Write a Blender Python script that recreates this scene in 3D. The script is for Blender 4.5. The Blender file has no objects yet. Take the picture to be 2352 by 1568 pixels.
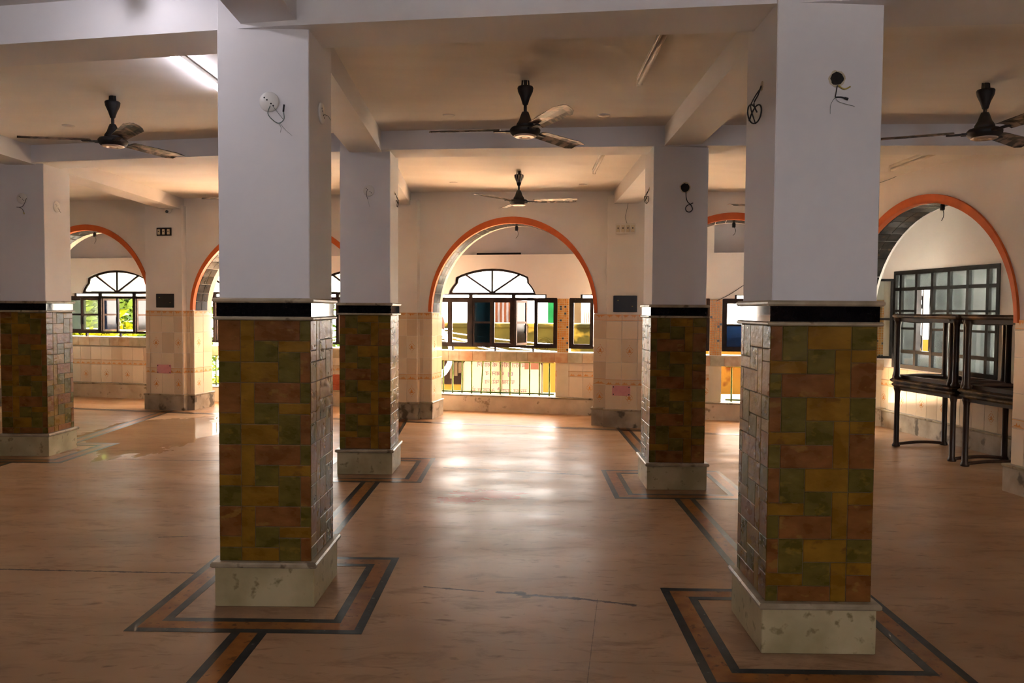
import bpy, math, random
from mathutils import Matrix, Vector
R = math.radians
random.seed(7)
S = bpy.context.scene
COL = S.collection

# ------------------------------------------------------------------ camera, sky, sun, exposure
cam_d = bpy.data.cameras.new('camera')
cam_d.sensor_width = 36.0
cam_d.lens = 1815.0 * 36.0 / 2352.0
cam = bpy.data.objects.new('camera', cam_d)
COL.objects.link(cam)
def aim(pitch, yaw, roll):
    f = Vector((-math.sin(yaw) * math.cos(pitch), math.cos(yaw) * math.cos(pitch), -math.sin(pitch)))
    r = f.cross(Vector((0, 0, 1))).normalized(); u = r.cross(f)
    c, s = math.cos(roll), math.sin(roll)
    r2 = r * c + u * s; u2 = u * c - r * s
    return Matrix((r2, u2, -f)).transposed().to_4x4()
cam.matrix_world = Matrix.Translation((0, 0, 1.5)) @ aim(R(2.35), R(0.757), R(0.41))
S.camera = cam

world = bpy.data.worlds.new('world'); S.world = world
world.use_nodes = True
bg = world.node_tree.nodes['Background']
bg.inputs[0].default_value = (1.0, 0.95, 0.88, 1)
bg.inputs[1].default_value = 0.8

def light(name, kind, loc, rot, energy, color, **kw):
    d = bpy.data.lights.new(name, kind); d.energy = energy; d.color = color
    for k, v in kw.items(): setattr(d, k, v)
    o = bpy.data.objects.new(name, d); COL.objects.link(o)
    o.location = loc; o.rotation_euler = rot
    return o
# the sun stands high over the street beyond the windows
light('sun', 'SUN', (0, 30, 40), (R(-28), 0, R(12)), 18.0, (1.0, 0.97, 0.93), angle=R(1.0))
def portal(loc, rot, sx, sy):
    o = light('portal', 'AREA', loc, rot, 1.0, (1, 1, 1), shape='RECTANGLE', size=sx, size_y=sy)
    o.data.cycles.is_portal = True
    return o
AO = math.atan(0.215)
portal((-1.95, 12.25, 1.35), (R(90), 0, -AO + R(180)), 14.2, 2.2)
portal((0.15, -4.75, 1.95), (R(90), 0, 0), 3.9, 1.3)

S.view_settings.view_transform = 'Standard'
S.view_settings.look = 'None'
S.view_settings.exposure = 5.0
S.view_settings.gamma = 1.0
S.view_settings.use_curve_mapping = False
S.cycles.use_denoising = True
S.cycles.max_bounces = 5
S.cycles.diffuse_bounces = 4
S.cycles.glossy_bounces = 2
S.cycles.use_adaptive_sampling = True
S.cycles.adaptive_threshold = 0.03
S.cycles.adaptive_min_samples = 36
S.cycles.transparent_max_bounces = 8
S.cycles.sample_clamp_indirect = 2.0
S.cycles.caustics_reflective = False
S.cycles.blur_glossy = 1.0
S.cycles.caustics_refractive = False

# ------------------------------------------------------------------ materials
M = {}
def nt(name):
    m = bpy.data.materials.new(name); m.use_nodes = True
    t = m.node_tree
    M[name] = m
    return m, t, t.nodes['Principled BSDF']
def N(t, kind, **kw):
    n = t.nodes.new(kind)
    for k, v in kw.items(): setattr(n, k, v)
    return n
def pmat(name, c1, c2=None, scale=6.0, rough=0.5, metal=0.0, bump=0.0, bscale=None, stretch=(1, 1, 1), detail=5,
         lo=0.35, hi=0.65, rvar=0.0, spec=0.5, c3=None, s3=30.0, t3=0.62, obj=False):
    m, t, b = nt(name)
    b.inputs['Roughness'].default_value = rough
    b.inputs['Metallic'].default_value = metal
    b.inputs['Specular IOR Level'].default_value = spec
    if c2 is None and bump == 0:
        b.inputs['Base Color'].default_value = (*c1, 1); return m
    if obj:
        src = N(t, 'ShaderNodeTexCoord').outputs['Object']
    else:
        src = N(t, 'ShaderNodeNewGeometry').outputs['Position']
    mp = N(t, 'ShaderNodeMapping'); mp.inputs['Scale'].default_value = stretch
    t.links.new(src, mp.inputs['Vector'])
    n1 = N(t, 'ShaderNodeTexNoise'); n1.inputs['Scale'].default_value = scale; n1.inputs['Detail'].default_value = detail
    t.links.new(mp.outputs[0], n1.inputs['Vector'])
    col = None
    if c2 is not None:
        rp = N(t, 'ShaderNodeValToRGB')
        rp.color_ramp.elements[0].position = lo; rp.color_ramp.elements[0].color = (*c1, 1)
        rp.color_ramp.elements[1].position = hi; rp.color_ramp.elements[1].color = (*c2, 1)
        t.links.new(n1.outputs['Fac'], rp.inputs['Fac'])
        col = rp.outputs['Color']
    if c3 is not None:
        n3 = N(t, 'ShaderNodeTexNoise'); n3.inputs['Scale'].default_value = s3; n3.inputs['Detail'].default_value = 3
        t.links.new(mp.outputs[0], n3.inputs['Vector'])
        r3 = N(t, 'ShaderNodeValToRGB')
        r3.color_ramp.elements[0].position = t3; r3.color_ramp.elements[1].position = t3 + 0.08
        t.links.new(n3.outputs['Fac'], r3.inputs['Fac'])
        mx = N(t, 'ShaderNodeMix', data_type='RGBA')
        t.links.new(r3.outputs['Color'], mx.inputs['Factor'])
        if col is not None: t.links.new(col, mx.inputs['A'])
        else: mx.inputs['A'].default_value = (*c1, 1)
        mx.inputs['B'].default_value = (*c3, 1)
        col = mx.outputs['Result']
    if col is not None: t.links.new(col, b.inputs['Base Color'])
    else: b.inputs['Base Color'].default_value = (*c1, 1)
    if rvar:
        mr = N(t, 'ShaderNodeMapRange'); mr.inputs['To Min'].default_value = rough - rvar; mr.inputs['To Max'].default_value = rough + rvar
        mr.inputs['From Min'].default_value = 0.3; mr.inputs['From Max'].default_value = 0.7
        t.links.new(n1.outputs['Fac'], mr.inputs['Value']); t.links.new(mr.outputs[0], b.inputs['Roughness'])
    if bump:
        n2 = N(t, 'ShaderNodeTexNoise'); n2.inputs['Scale'].default_value = bscale or scale * 4; n2.inputs['Detail'].default_value = 3
        t.links.new(mp.outputs[0], n2.inputs['Vector'])
        bp = N(t, 'ShaderNodeBump'); bp.inputs['Strength'].default_value = bump; bp.inputs['Distance'].default_value = 0.01
        t.links.new(n2.outputs['Fac'], bp.inputs['Height']); t.links.new(bp.outputs[0], b.inputs['Normal'])
    return m
def glass(name, tint, frost, tcol=(0.9, 0.93, 0.95)):
    m = bpy.data.materials.new(name); m.use_nodes = True; t = m.node_tree; M[name] = m
    t.nodes.remove(t.nodes['Principled BSDF'])
    tr = N(t, 'ShaderNodeBsdfTransparent'); tr.inputs[0].default_value = (*tint, 1)
    tl = N(t, 'ShaderNodeBsdfTranslucent'); tl.inputs[0].default_value = (*tcol, 1)
    gl = N(t, 'ShaderNodeBsdfGlossy'); gl.inputs['Roughness'].default_value = 0.08
    m1 = N(t, 'ShaderNodeMixShader'); m1.inputs[0].default_value = frost
    t.links.new(tr.outputs[0], m1.inputs[1]); t.links.new(tl.outputs[0], m1.inputs[2])
    fr = N(t, 'ShaderNodeFresnel'); fr.inputs[0].default_value = 1.45
    m2 = N(t, 'ShaderNodeMixShader'); t.links.new(fr.outputs[0], m2.inputs[0])
    t.links.new(m1.outputs[0], m2.inputs[1]); t.links.new(gl.outputs[0], m2.inputs[2])
    t.links.new(m2.outputs[0], t.nodes['Material Output'].inputs[0])
    return m
def emit(name, col, strength):
    m, t, b = nt(name)
    b.inputs['Base Color'].default_value = (*col, 1)
    b.inputs['Emission Color'].default_value = (*col, 1); b.inputs['Emission Strength'].default_value = strength
    return m

pmat('paint', (0.70, 0.675, 0.67), (0.76, 0.73, 0.72), scale=1.6, rough=0.75, detail=2, spec=0.15)
pmat('ceiling_paint', (0.75, 0.71, 0.67), (0.80, 0.76, 0.72), scale=2.2, rough=0.8, detail=3, stretch=(0.5, 1.5, 1), spec=0.15)
pmat('wall_paint', (0.79, 0.74, 0.70), (0.83, 0.785, 0.74), scale=2.0, rough=0.75, detail=2, spec=0.15)
pmat('plinth_marble', (0.33, 0.265, 0.125), (0.50, 0.41, 0.235), scale=4.0, rough=0.4, spec=0.3, c3=(0.24, 0.19, 0.085), s3=16.0, t3=0.60)
pmat('moulding_marble', (0.30, 0.235, 0.145), (0.44, 0.355, 0.235), scale=9.0, rough=0.35, spec=0.3, c3=(0.16, 0.115, 0.065), s3=14, t3=0.60)
pmat('stone_red', (0.155, 0.056, 0.012), (0.235, 0.092, 0.022), scale=9, rough=0.30, spec=0.13, detail=3, bump=0.35, bscale=16, stretch=(1, 1, 1.6), c3=(0.24, 0.125, 0.026), s3=13, t3=0.60, rvar=0.06)
pmat('stone_ochre', (0.180, 0.083, 0.006), (0.260, 0.132, 0.011), scale=8, rough=0.30, spec=0.13, detail=3, bump=0.35, bscale=16, stretch=(1, 1, 1.6), c3=(0.165, 0.072, 0.009), s3=12, t3=0.62, rvar=0.06)
pmat('stone_green', (0.090, 0.066, 0.009), (0.145, 0.106, 0.017), scale=10, rough=0.30, spec=0.13, detail=3, bump=0.4, bscale=15, stretch=(1, 1, 1.6), c3=(0.19, 0.125, 0.018), s3=12, t3=0.60, rvar=0.06)
pmat('grout_dark', (0.12, 0.085, 0.04), (0.18, 0.12, 0.05), scale=20, rough=0.8)
pmat('granite_black', (0.0025, 0.002, 0.0025), (0.005, 0.004, 0.005), scale=60, rough=0.05, spec=0.14)
pmat('inlay_black', (0.012, 0.014, 0.015), (0.032, 0.035, 0.035), scale=9, rough=0.3, spec=0.12, detail=3, c3=(0.12, 0.12, 0.11), s3=24, t3=0.66)
pmat('inlay_red', (0.200, 0.066, 0.012), (0.290, 0.112, 0.024), scale=11, rough=0.3, spec=0.12, detail=3, c3=(0.11, 0.035, 0.009), s3=25, t3=0.6)
pmat('tile_cream', (0.76, 0.60, 0.42), (0.80, 0.65, 0.47), scale=1.5, rough=0.18)
pmat('tile_cream_b', (0.66, 0.50, 0.34), (0.71, 0.55, 0.385), scale=1.7, rough=0.18)
pmat('border_cream', (0.68, 0.49, 0.30), (0.73, 0.54, 0.34), scale=2, rough=0.2)
pmat('print_orange', (0.62, 0.22, 0.035), (0.68, 0.27, 0.05), scale=30, rough=0.25)
pmat('grout_light', (0.42, 0.33, 0.23), (0.5, 0.4, 0.28), scale=12, rough=0.8)
pmat('pier_base', (0.26, 0.20, 0.13), (0.46, 0.38, 0.28), scale=4, rough=0.4, bump=0.1, c3=(0.10, 0.075, 0.045), s3=6, t3=0.56)
pmat('curb_marble', (0.50, 0.38, 0.25), (0.66, 0.53, 0.37), scale=4, rough=0.35, c3=(0.30, 0.21, 0.12), s3=9, t3=0.62)
pmat('sill_marble_a', (0.48, 0.30, 0.15), (0.62, 0.45, 0.27), scale=9, rough=0.25)
pmat('sill_marble_b', (0.42, 0.35, 0.21), (0.56, 0.47, 0.30), scale=9, rough=0.25)
pmat('sill_marble_c', (0.52, 0.26, 0.11), (0.62, 0.40, 0.22), scale=9, rough=0.25)
pmat('arch_orange', (0.62, 0.115, 0.012), (0.70, 0.145, 0.018), scale=6, rough=0.55)
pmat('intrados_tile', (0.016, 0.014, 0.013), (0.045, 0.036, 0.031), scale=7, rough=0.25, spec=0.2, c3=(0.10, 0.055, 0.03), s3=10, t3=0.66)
pmat('frame_brown', (0.020, 0.011, 0.008), (0.040, 0.022, 0.015), scale=12, rough=0.45, c3=(0.10, 0.07, 0.05), s3=60, t3=0.70, spec=0.15)
pmat('steel_dark', (0.008, 0.007, 0.006), (0.018, 0.014, 0.012), scale=10, rough=0.5, spec=0.15)
pmat('rail_green', (0.065, 0.11, 0.018), (0.11, 0.16, 0.03), scale=14, rough=0.45, c3=(0.16, 0.07, 0.02), s3=20, t3=0.64, spec=0.1)
pmat('lime_paint', (0.45, 0.70, 0.16), (0.50, 0.76, 0.20), scale=8, rough=0.5)
pmat('fan_black', (0.007, 0.0055, 0.005), (0.016, 0.012, 0.01), scale=20, rough=0.6)
pmat('fan_ring', (0.55, 0.43, 0.36), (0.62, 0.50, 0.42), scale=20, rough=0.35, metal=0.4)
pmat('fan_blade', (0.012, 0.009, 0.007), (0.26, 0.185, 0.15), scale=16, rough=0.4, metal=0.25, lo=0.47, hi=0.60, detail=8)
pmat('table_top', (0.024, 0.012, 0.004), (0.190, 0.112, 0.042), scale=4, rough=0.32, lo=0.44, hi=0.60, stretch=(1, 2.0, 2), spec=0.3)
pmat('table_leg', (0.022, 0.010, 0.005), (0.034, 0.016, 0.008), scale=8, rough=0.4, spec=0.3)
pmat('plastic_white', (0.70, 0.66, 0.60), (0.75, 0.71, 0.65), scale=6, rough=0.4)
pmat('plastic_black', (0.008, 0.007, 0.007), (0.014, 0.012, 0.012), scale=6, rough=0.35)
pmat('socket_cream', (0.62, 0.53, 0.38), (0.68, 0.59, 0.44), scale=20, rough=0.4)
pmat('plate_pink', (0.62, 0.25, 0.26), (0.68, 0.30, 0.30), scale=15, rough=0.4)
pmat('wire_black', (0.006, 0.005, 0.005), (0.012, 0.01, 0.01), scale=30, rough=0.55)
pmat('wire_green', (0.10, 0.14, 0.11), (0.15, 0.19, 0.16), scale=30, rough=0.55)
pmat('wire_tape', (0.45, 0.33, 0.05), (0.5, 0.37, 0.07), scale=30, rough=0.55)
pmat('hole_edge', (0.50, 0.42, 0.28), (0.62, 0.54, 0.40), scale=40, rough=0.9, bump=0.5)
pmat('hole_dark', (0.008, 0.007, 0.006), (0.02, 0.016, 0.012), scale=30, rough=0.9)
pmat('tube_off', (0.62, 0.56, 0.48), (0.66, 0.60, 0.52), scale=5, rough=0.3)
pmat('brick_red', (0.40, 0.085, 0.03), (0.50, 0.13, 0.05), scale=14, rough=0.7, bump=0.2)
pmat('mosaic_orange', (0.66, 0.26, 0.035), (0.74, 0.42, 0.12), scale=22, rough=0.2, detail=1)
pmat('mosaic_blue', (0.045, 0.055, 0.075), (0.09, 0.10, 0.12), scale=20, rough=0.2)
pmat('grout_white', (0.66, 0.55, 0.38), (0.70, 0.59, 0.42), scale=10, rough=0.7)
emit('tube_lit', (0.86, 0.86, 1.0), 1.15)
glass('glass_pale', (0.86, 0.92, 0.90), 0.30)
glass('glass_blue', (0.020, 0.040, 0.050), 0.25, (0.012, 0.022, 0.026))
glass('glass_sky', (0.030, 0.060, 0.110), 0.35, (0.018, 0.036, 0.075))
glass('glass_tint', (0.92, 0.93, 1.0), 0.0)
glass('glass_clear', (0.55, 0.66, 0.50), 0.05)
glass('glass_frost', (0.86, 0.89, 0.86), 0.12, (0.25, 0.27, 0.26))
# outdoors
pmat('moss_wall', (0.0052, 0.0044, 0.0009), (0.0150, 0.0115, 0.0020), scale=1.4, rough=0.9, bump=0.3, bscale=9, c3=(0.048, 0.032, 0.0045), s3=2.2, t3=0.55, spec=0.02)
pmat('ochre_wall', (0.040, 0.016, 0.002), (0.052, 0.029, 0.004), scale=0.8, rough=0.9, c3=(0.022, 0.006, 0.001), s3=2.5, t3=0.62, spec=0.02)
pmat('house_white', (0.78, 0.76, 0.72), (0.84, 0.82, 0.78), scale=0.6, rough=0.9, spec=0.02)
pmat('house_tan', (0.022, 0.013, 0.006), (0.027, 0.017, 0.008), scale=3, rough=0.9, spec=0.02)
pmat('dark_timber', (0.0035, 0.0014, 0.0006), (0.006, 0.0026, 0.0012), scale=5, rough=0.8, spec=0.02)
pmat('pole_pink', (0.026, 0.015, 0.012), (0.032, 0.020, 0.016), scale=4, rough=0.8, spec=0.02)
pmat('cable_white', (0.62, 0.60, 0.58), (0.68, 0.66, 0.64), scale=10, rough=0.5, spec=0.02)
pmat('cable_grey', (0.10, 0.10, 0.11), (0.2, 0.2, 0.2), scale=10, rough=0.5, spec=0.02)
pmat('ground', (0.37, 0.345, 0.31), (0.46, 0.43, 0.39), scale=0.5, rough=0.95, spec=0.02)
pmat('paint_upper_shade', (0.50, 0.47, 0.50), (0.55, 0.52, 0.55), scale=1.5, rough=0.75, detail=2, spec=0.15)  # darker shade of the recessed upper wall, put into its paint colour
pmat('leaf_bright', (0.052, 0.072, 0.0022), (0.12, 0.12, 0.004), scale=1.6, rough=0.6, spec=0.02)
pmat('leaf_green', (0.010, 0.022, 0.0028), (0.034, 0.048, 0.005), scale=2.4, rough=0.6, spec=0.02)
pmat('bark', (0.0144, 0.0096, 0.0048), (0.0240, 0.0168, 0.0096), scale=6, rough=0.9, spec=0.02)
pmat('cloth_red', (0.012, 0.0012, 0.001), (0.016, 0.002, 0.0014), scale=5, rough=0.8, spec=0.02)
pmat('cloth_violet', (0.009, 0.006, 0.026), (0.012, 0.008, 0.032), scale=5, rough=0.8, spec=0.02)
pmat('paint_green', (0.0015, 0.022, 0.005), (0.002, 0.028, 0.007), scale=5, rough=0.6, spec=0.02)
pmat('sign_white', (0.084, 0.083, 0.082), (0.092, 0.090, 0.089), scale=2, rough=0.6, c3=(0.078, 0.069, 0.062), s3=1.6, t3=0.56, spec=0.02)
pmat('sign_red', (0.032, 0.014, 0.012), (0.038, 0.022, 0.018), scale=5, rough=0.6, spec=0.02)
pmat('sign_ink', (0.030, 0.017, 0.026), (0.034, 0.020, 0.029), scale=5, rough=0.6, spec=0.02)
pmat('sign_purple', (0.026, 0.010, 0.044), (0.030, 0.012, 0.05), scale=5, rough=0.6, spec=0.02)
pmat('roof_red', (0.0450, 0.0090, 0.0036), (0.0612, 0.0144, 0.0063), scale=4, rough=0.8, spec=0.02)

def cloth_stripes():
    m, t, b = nt('cloth_stripe')
    g = N(t, 'ShaderNodeNewGeometry')
    w = N(t, 'ShaderNodeTexWave'); w.inputs['Scale'].default_value = 2.6; w.inputs['Distortion'].default_value = 0.6
    t.links.new(g.outputs['Position'], w.inputs['Vector'])
    rp = N(t, 'ShaderNodeValToRGB')
    rp.color_ramp.elements[0].position = 0.45; rp.color_ramp.elements[0].color = (0.026, 0.008, 0.003, 1)
    rp.color_ramp.elements[1].position = 0.55; rp.color_ramp.elements[1].color = (0.042, 0.034, 0.033, 1)
    t.links.new(w.outputs['Fac'], rp.inputs['Fac']); t.links.new(rp.outputs[0], b.inputs['Base Color'])
    b.inputs['Roughness'].default_value = 0.8; b.inputs['Specular IOR Level'].default_value = 0.02
cloth_stripes()

def floor_material():
    m, t, b = nt('floor_marble')
    L = t.links.new
    pos = N(t, 'ShaderNodeNewGeometry').outputs['Position']
    def noise(scale, detail=6, stretch=(1, 1, 1), rough=0.55, dist=0.0):
        mp = N(t, 'ShaderNodeMapping'); mp.inputs['Scale'].default_value = stretch
        L(pos, mp.inputs['Vector'])
        n = N(t, 'ShaderNodeTexNoise'); n.inputs['Scale'].default_value = scale; n.inputs['Detail'].default_value = detail
        n.inputs['Roughness'].default_value = rough; n.inputs['Distortion'].default_value = dist
        L(mp.outputs[0], n.inputs['Vector'])
        return n.outputs['Fac']
    def ramp(fac, a, bb, ca=(0, 0, 0), cb=(1, 1, 1)):
        r = N(t, 'ShaderNodeValToRGB')
        r.color_ramp.elements[0].position = a; r.color_ramp.elements[0].color = (*ca, 1)
        r.color_ramp.elements[1].position = bb; r.color_ramp.elements[1].color = (*cb, 1)
        L(fac, r.inputs['Fac']); return r.outputs['Color']
    def mix(fac, a, bb, mode='MIX'):
        x = N(t, 'ShaderNodeMix', data_type='RGBA', blend_type=mode)
        if isinstance(fac, float): x.inputs['Factor'].default_value = fac
        else: L(fac, x.inputs['Factor'])
        for s, v in (('A', a), ('B', bb)):
            if isinstance(v, tuple): x.inputs[s].default_value = (*v, 1)
            else: L(v, x.inputs[s])
        return x.outputs['Result']
    def math_(op, a, bb=None, c=None):
        n = N(t, 'ShaderNodeMath', operation=op)
        for i, v in enumerate((a, bb, c)):
            if v is None: continue
            if isinstance(v, (int, float)): n.inputs[i].default_value = v
            else: L(v, n.inputs[i])
        return n.outputs[0]
    def vmath(op, a, bb):
        n = N(t, 'ShaderNodeVectorMath', operation=op)
        for i, v in enumerate((a, bb)):
            if isinstance(v, tuple): n.inputs[i].default_value = v
            else: L(v, n.inputs[i])
        return n.outputs['Value'] if op in ('DOT_PRODUCT', 'LENGTH') else n.outputs[0]
    col = ramp(noise(1.1, 5, (0.8, 1.5, 1)), 0.33, 0.67, (0.340, 0.198, 0.102), (0.450, 0.280, 0.156))
    col = mix(ramp(noise(4.2, 6, (0.7, 1.9, 1), 0.68, 0.8), 0.52, 0.74), col, (0.240, 0.134, 0.066))
    col = mix(ramp(noise(11, 4, (0.6, 1.9, 1), 0.6, 0.4), 0.60, 0.76), col, (0.190, 0.104, 0.050))
    col = mix(ramp(noise(34, 3), 0.735, 0.76), col, (0.10, 0.06, 0.04))
    # dark scrape lines, each a segment with ragged edges
    rag = noise(22, 5, (1, 1.6, 1), 0.7)
    brk = noise(7, 3, (1, 1, 1))
    def seg(a, bb, w, strength):
        pa = vmath('SUBTRACT', pos, (a[0], a[1], 0.0))
        ba = (bb[0] - a[0], bb[1] - a[1], 0.0)
        l2 = ba[0] ** 2 + ba[1] ** 2
        h = math_('DIVIDE', vmath('DOT_PRODUCT', pa, ba), l2)
        n = N(t, 'ShaderNodeClamp'); L(h, n.inputs[0])
        cr = N(t, 'ShaderNodeVectorMath', operation='SCALE'); cr.inputs[0].default_value = ba; L(n.outputs[0], cr.inputs['Scale'])
        d = vmath('LENGTH', vmath('SUBTRACT', pa, cr.outputs[0]), (0, 0, 0))
        d2 = math_('DIVIDE', d, w)
        v = math_('SUBTRACT', math_('ADD', math_('MULTIPLY', rag, 2.6), math_('MULTIPLY', brk, 1.2)), math_('ADD', d2, 1.15))
        c = N(t, 'ShaderNodeClamp'); L(math_('MULTIPLY', v, 3.0), c.inputs[0])
        return math_('MULTIPLY', c.outputs[0], strength)
    for a, bb, w, s_ in (((-0.52, 4.20), (-0.20, 4.14), 0.012, 0.85), ((-0.12, 4.13), (0.02, 4.11), 0.018, 0.85),
                         ((0.0, 4.12), (0.03, 4.08), 0.045, 0.8), ((0.02, 4.10), (0.30, 4.05), 0.022, 0.85),
                         ((0.28, 4.06), (0.58, 3.97), 0.020, 0.85), ((-0.73, 7.40), (0.55, 7.14), 0.022, 0.8),
                         ((-3.3, 4.41), (-1.72, 4.37), 0.016, 0.85), ((-4.04, 7.63), (-2.0, 7.62), 0.014, 0.8),
                         ((0.40, 4.05), (0.24, 2.9), 0.004, 0.45), ((-2.35, 5.06), (-2.18, 5.08), 0.014, 0.7)):
        col = mix(seg(a, bb, w, s_), col, (0.045, 0.030, 0.022))
    pool = {}
    def shared(sc, st):
        k = (sc, st)
        if k not in pool: pool[k] = noise(sc, 4, st, 0.7, 0.6)
        return pool[k]
    # red stain
    def blob(cx, cy, rx, ry, sc, th, edge=0.1, st=(0.7, 1.6, 1)):
        p = vmath('SUBTRACT', pos, (cx, cy, 0.0))
        p = vmath('DIVIDE', p, (rx, ry, 1.0))
        d = vmath('LENGTH', p, (0, 0, 0))
        nn = shared(sc, st)
        return ramp(math_('SUBTRACT', math_('MULTIPLY', nn, 1.6), math_('MULTIPLY', d, 0.75)), th, th + edge)
    col = mix(math_('MULTIPLY', blob(-0.28, 6.32, 0.40, 0.22, 7, 0.24), 0.95), col, (0.40, 0.060, 0.010))
    col = mix(math_('MULTIPLY', blob(-0.50, 6.14, 0.26, 0.16, 12, 0.28), 0.9), col, (0.38, 0.07, 0.014))
    col = mix(math_('MULTIPLY', blob(-0.1, 5.55, 0.9, 0.5, 2.5, 0.35, 0.3), 0.25), col, (0.46, 0.25, 0.20))
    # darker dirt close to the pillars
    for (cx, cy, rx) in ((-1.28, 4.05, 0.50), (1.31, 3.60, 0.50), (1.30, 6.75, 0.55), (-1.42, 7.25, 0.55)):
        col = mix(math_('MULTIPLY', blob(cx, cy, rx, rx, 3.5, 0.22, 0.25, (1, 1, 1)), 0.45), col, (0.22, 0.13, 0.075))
    wet = blob(-4.3, 9.1, 1.15, 1.9, 0.8, 0.25, 0.06, (1.4, 0.8, 1))
    wet2 = blob(-4.05, 8.15, 0.45, 0.20, 2.4, 0.18, 0.05)
    wet = math_('MAXIMUM', wet, wet2)
    col = mix(math_('MULTIPLY', wet, 0.5), col, (0.26, 0.16, 0.075))
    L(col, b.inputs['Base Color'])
    rg = N(t, 'ShaderNodeMapRange'); rg.inputs['From Min'].default_value = 0.3; rg.inputs['From Max'].default_value = 0.7
    rg.inputs['To Min'].default_value = 0.28; rg.inputs['To Max'].default_value = 0.46
    L(noise(1.7, 3, (0.6, 1.5, 1)), rg.inputs['Value'])
    rr = N(t, 'ShaderNodeMix', data_type='FLOAT'); L(wet, rr.inputs['Factor'])
    L(rg.outputs[0], rr.inputs['A']); rr.inputs['B'].default_value = 0.07
    L(rr.outputs['Result'], b.inputs['Roughness'])
    b.inputs['Specular IOR Level'].default_value = 0.05
floor_material()

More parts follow.
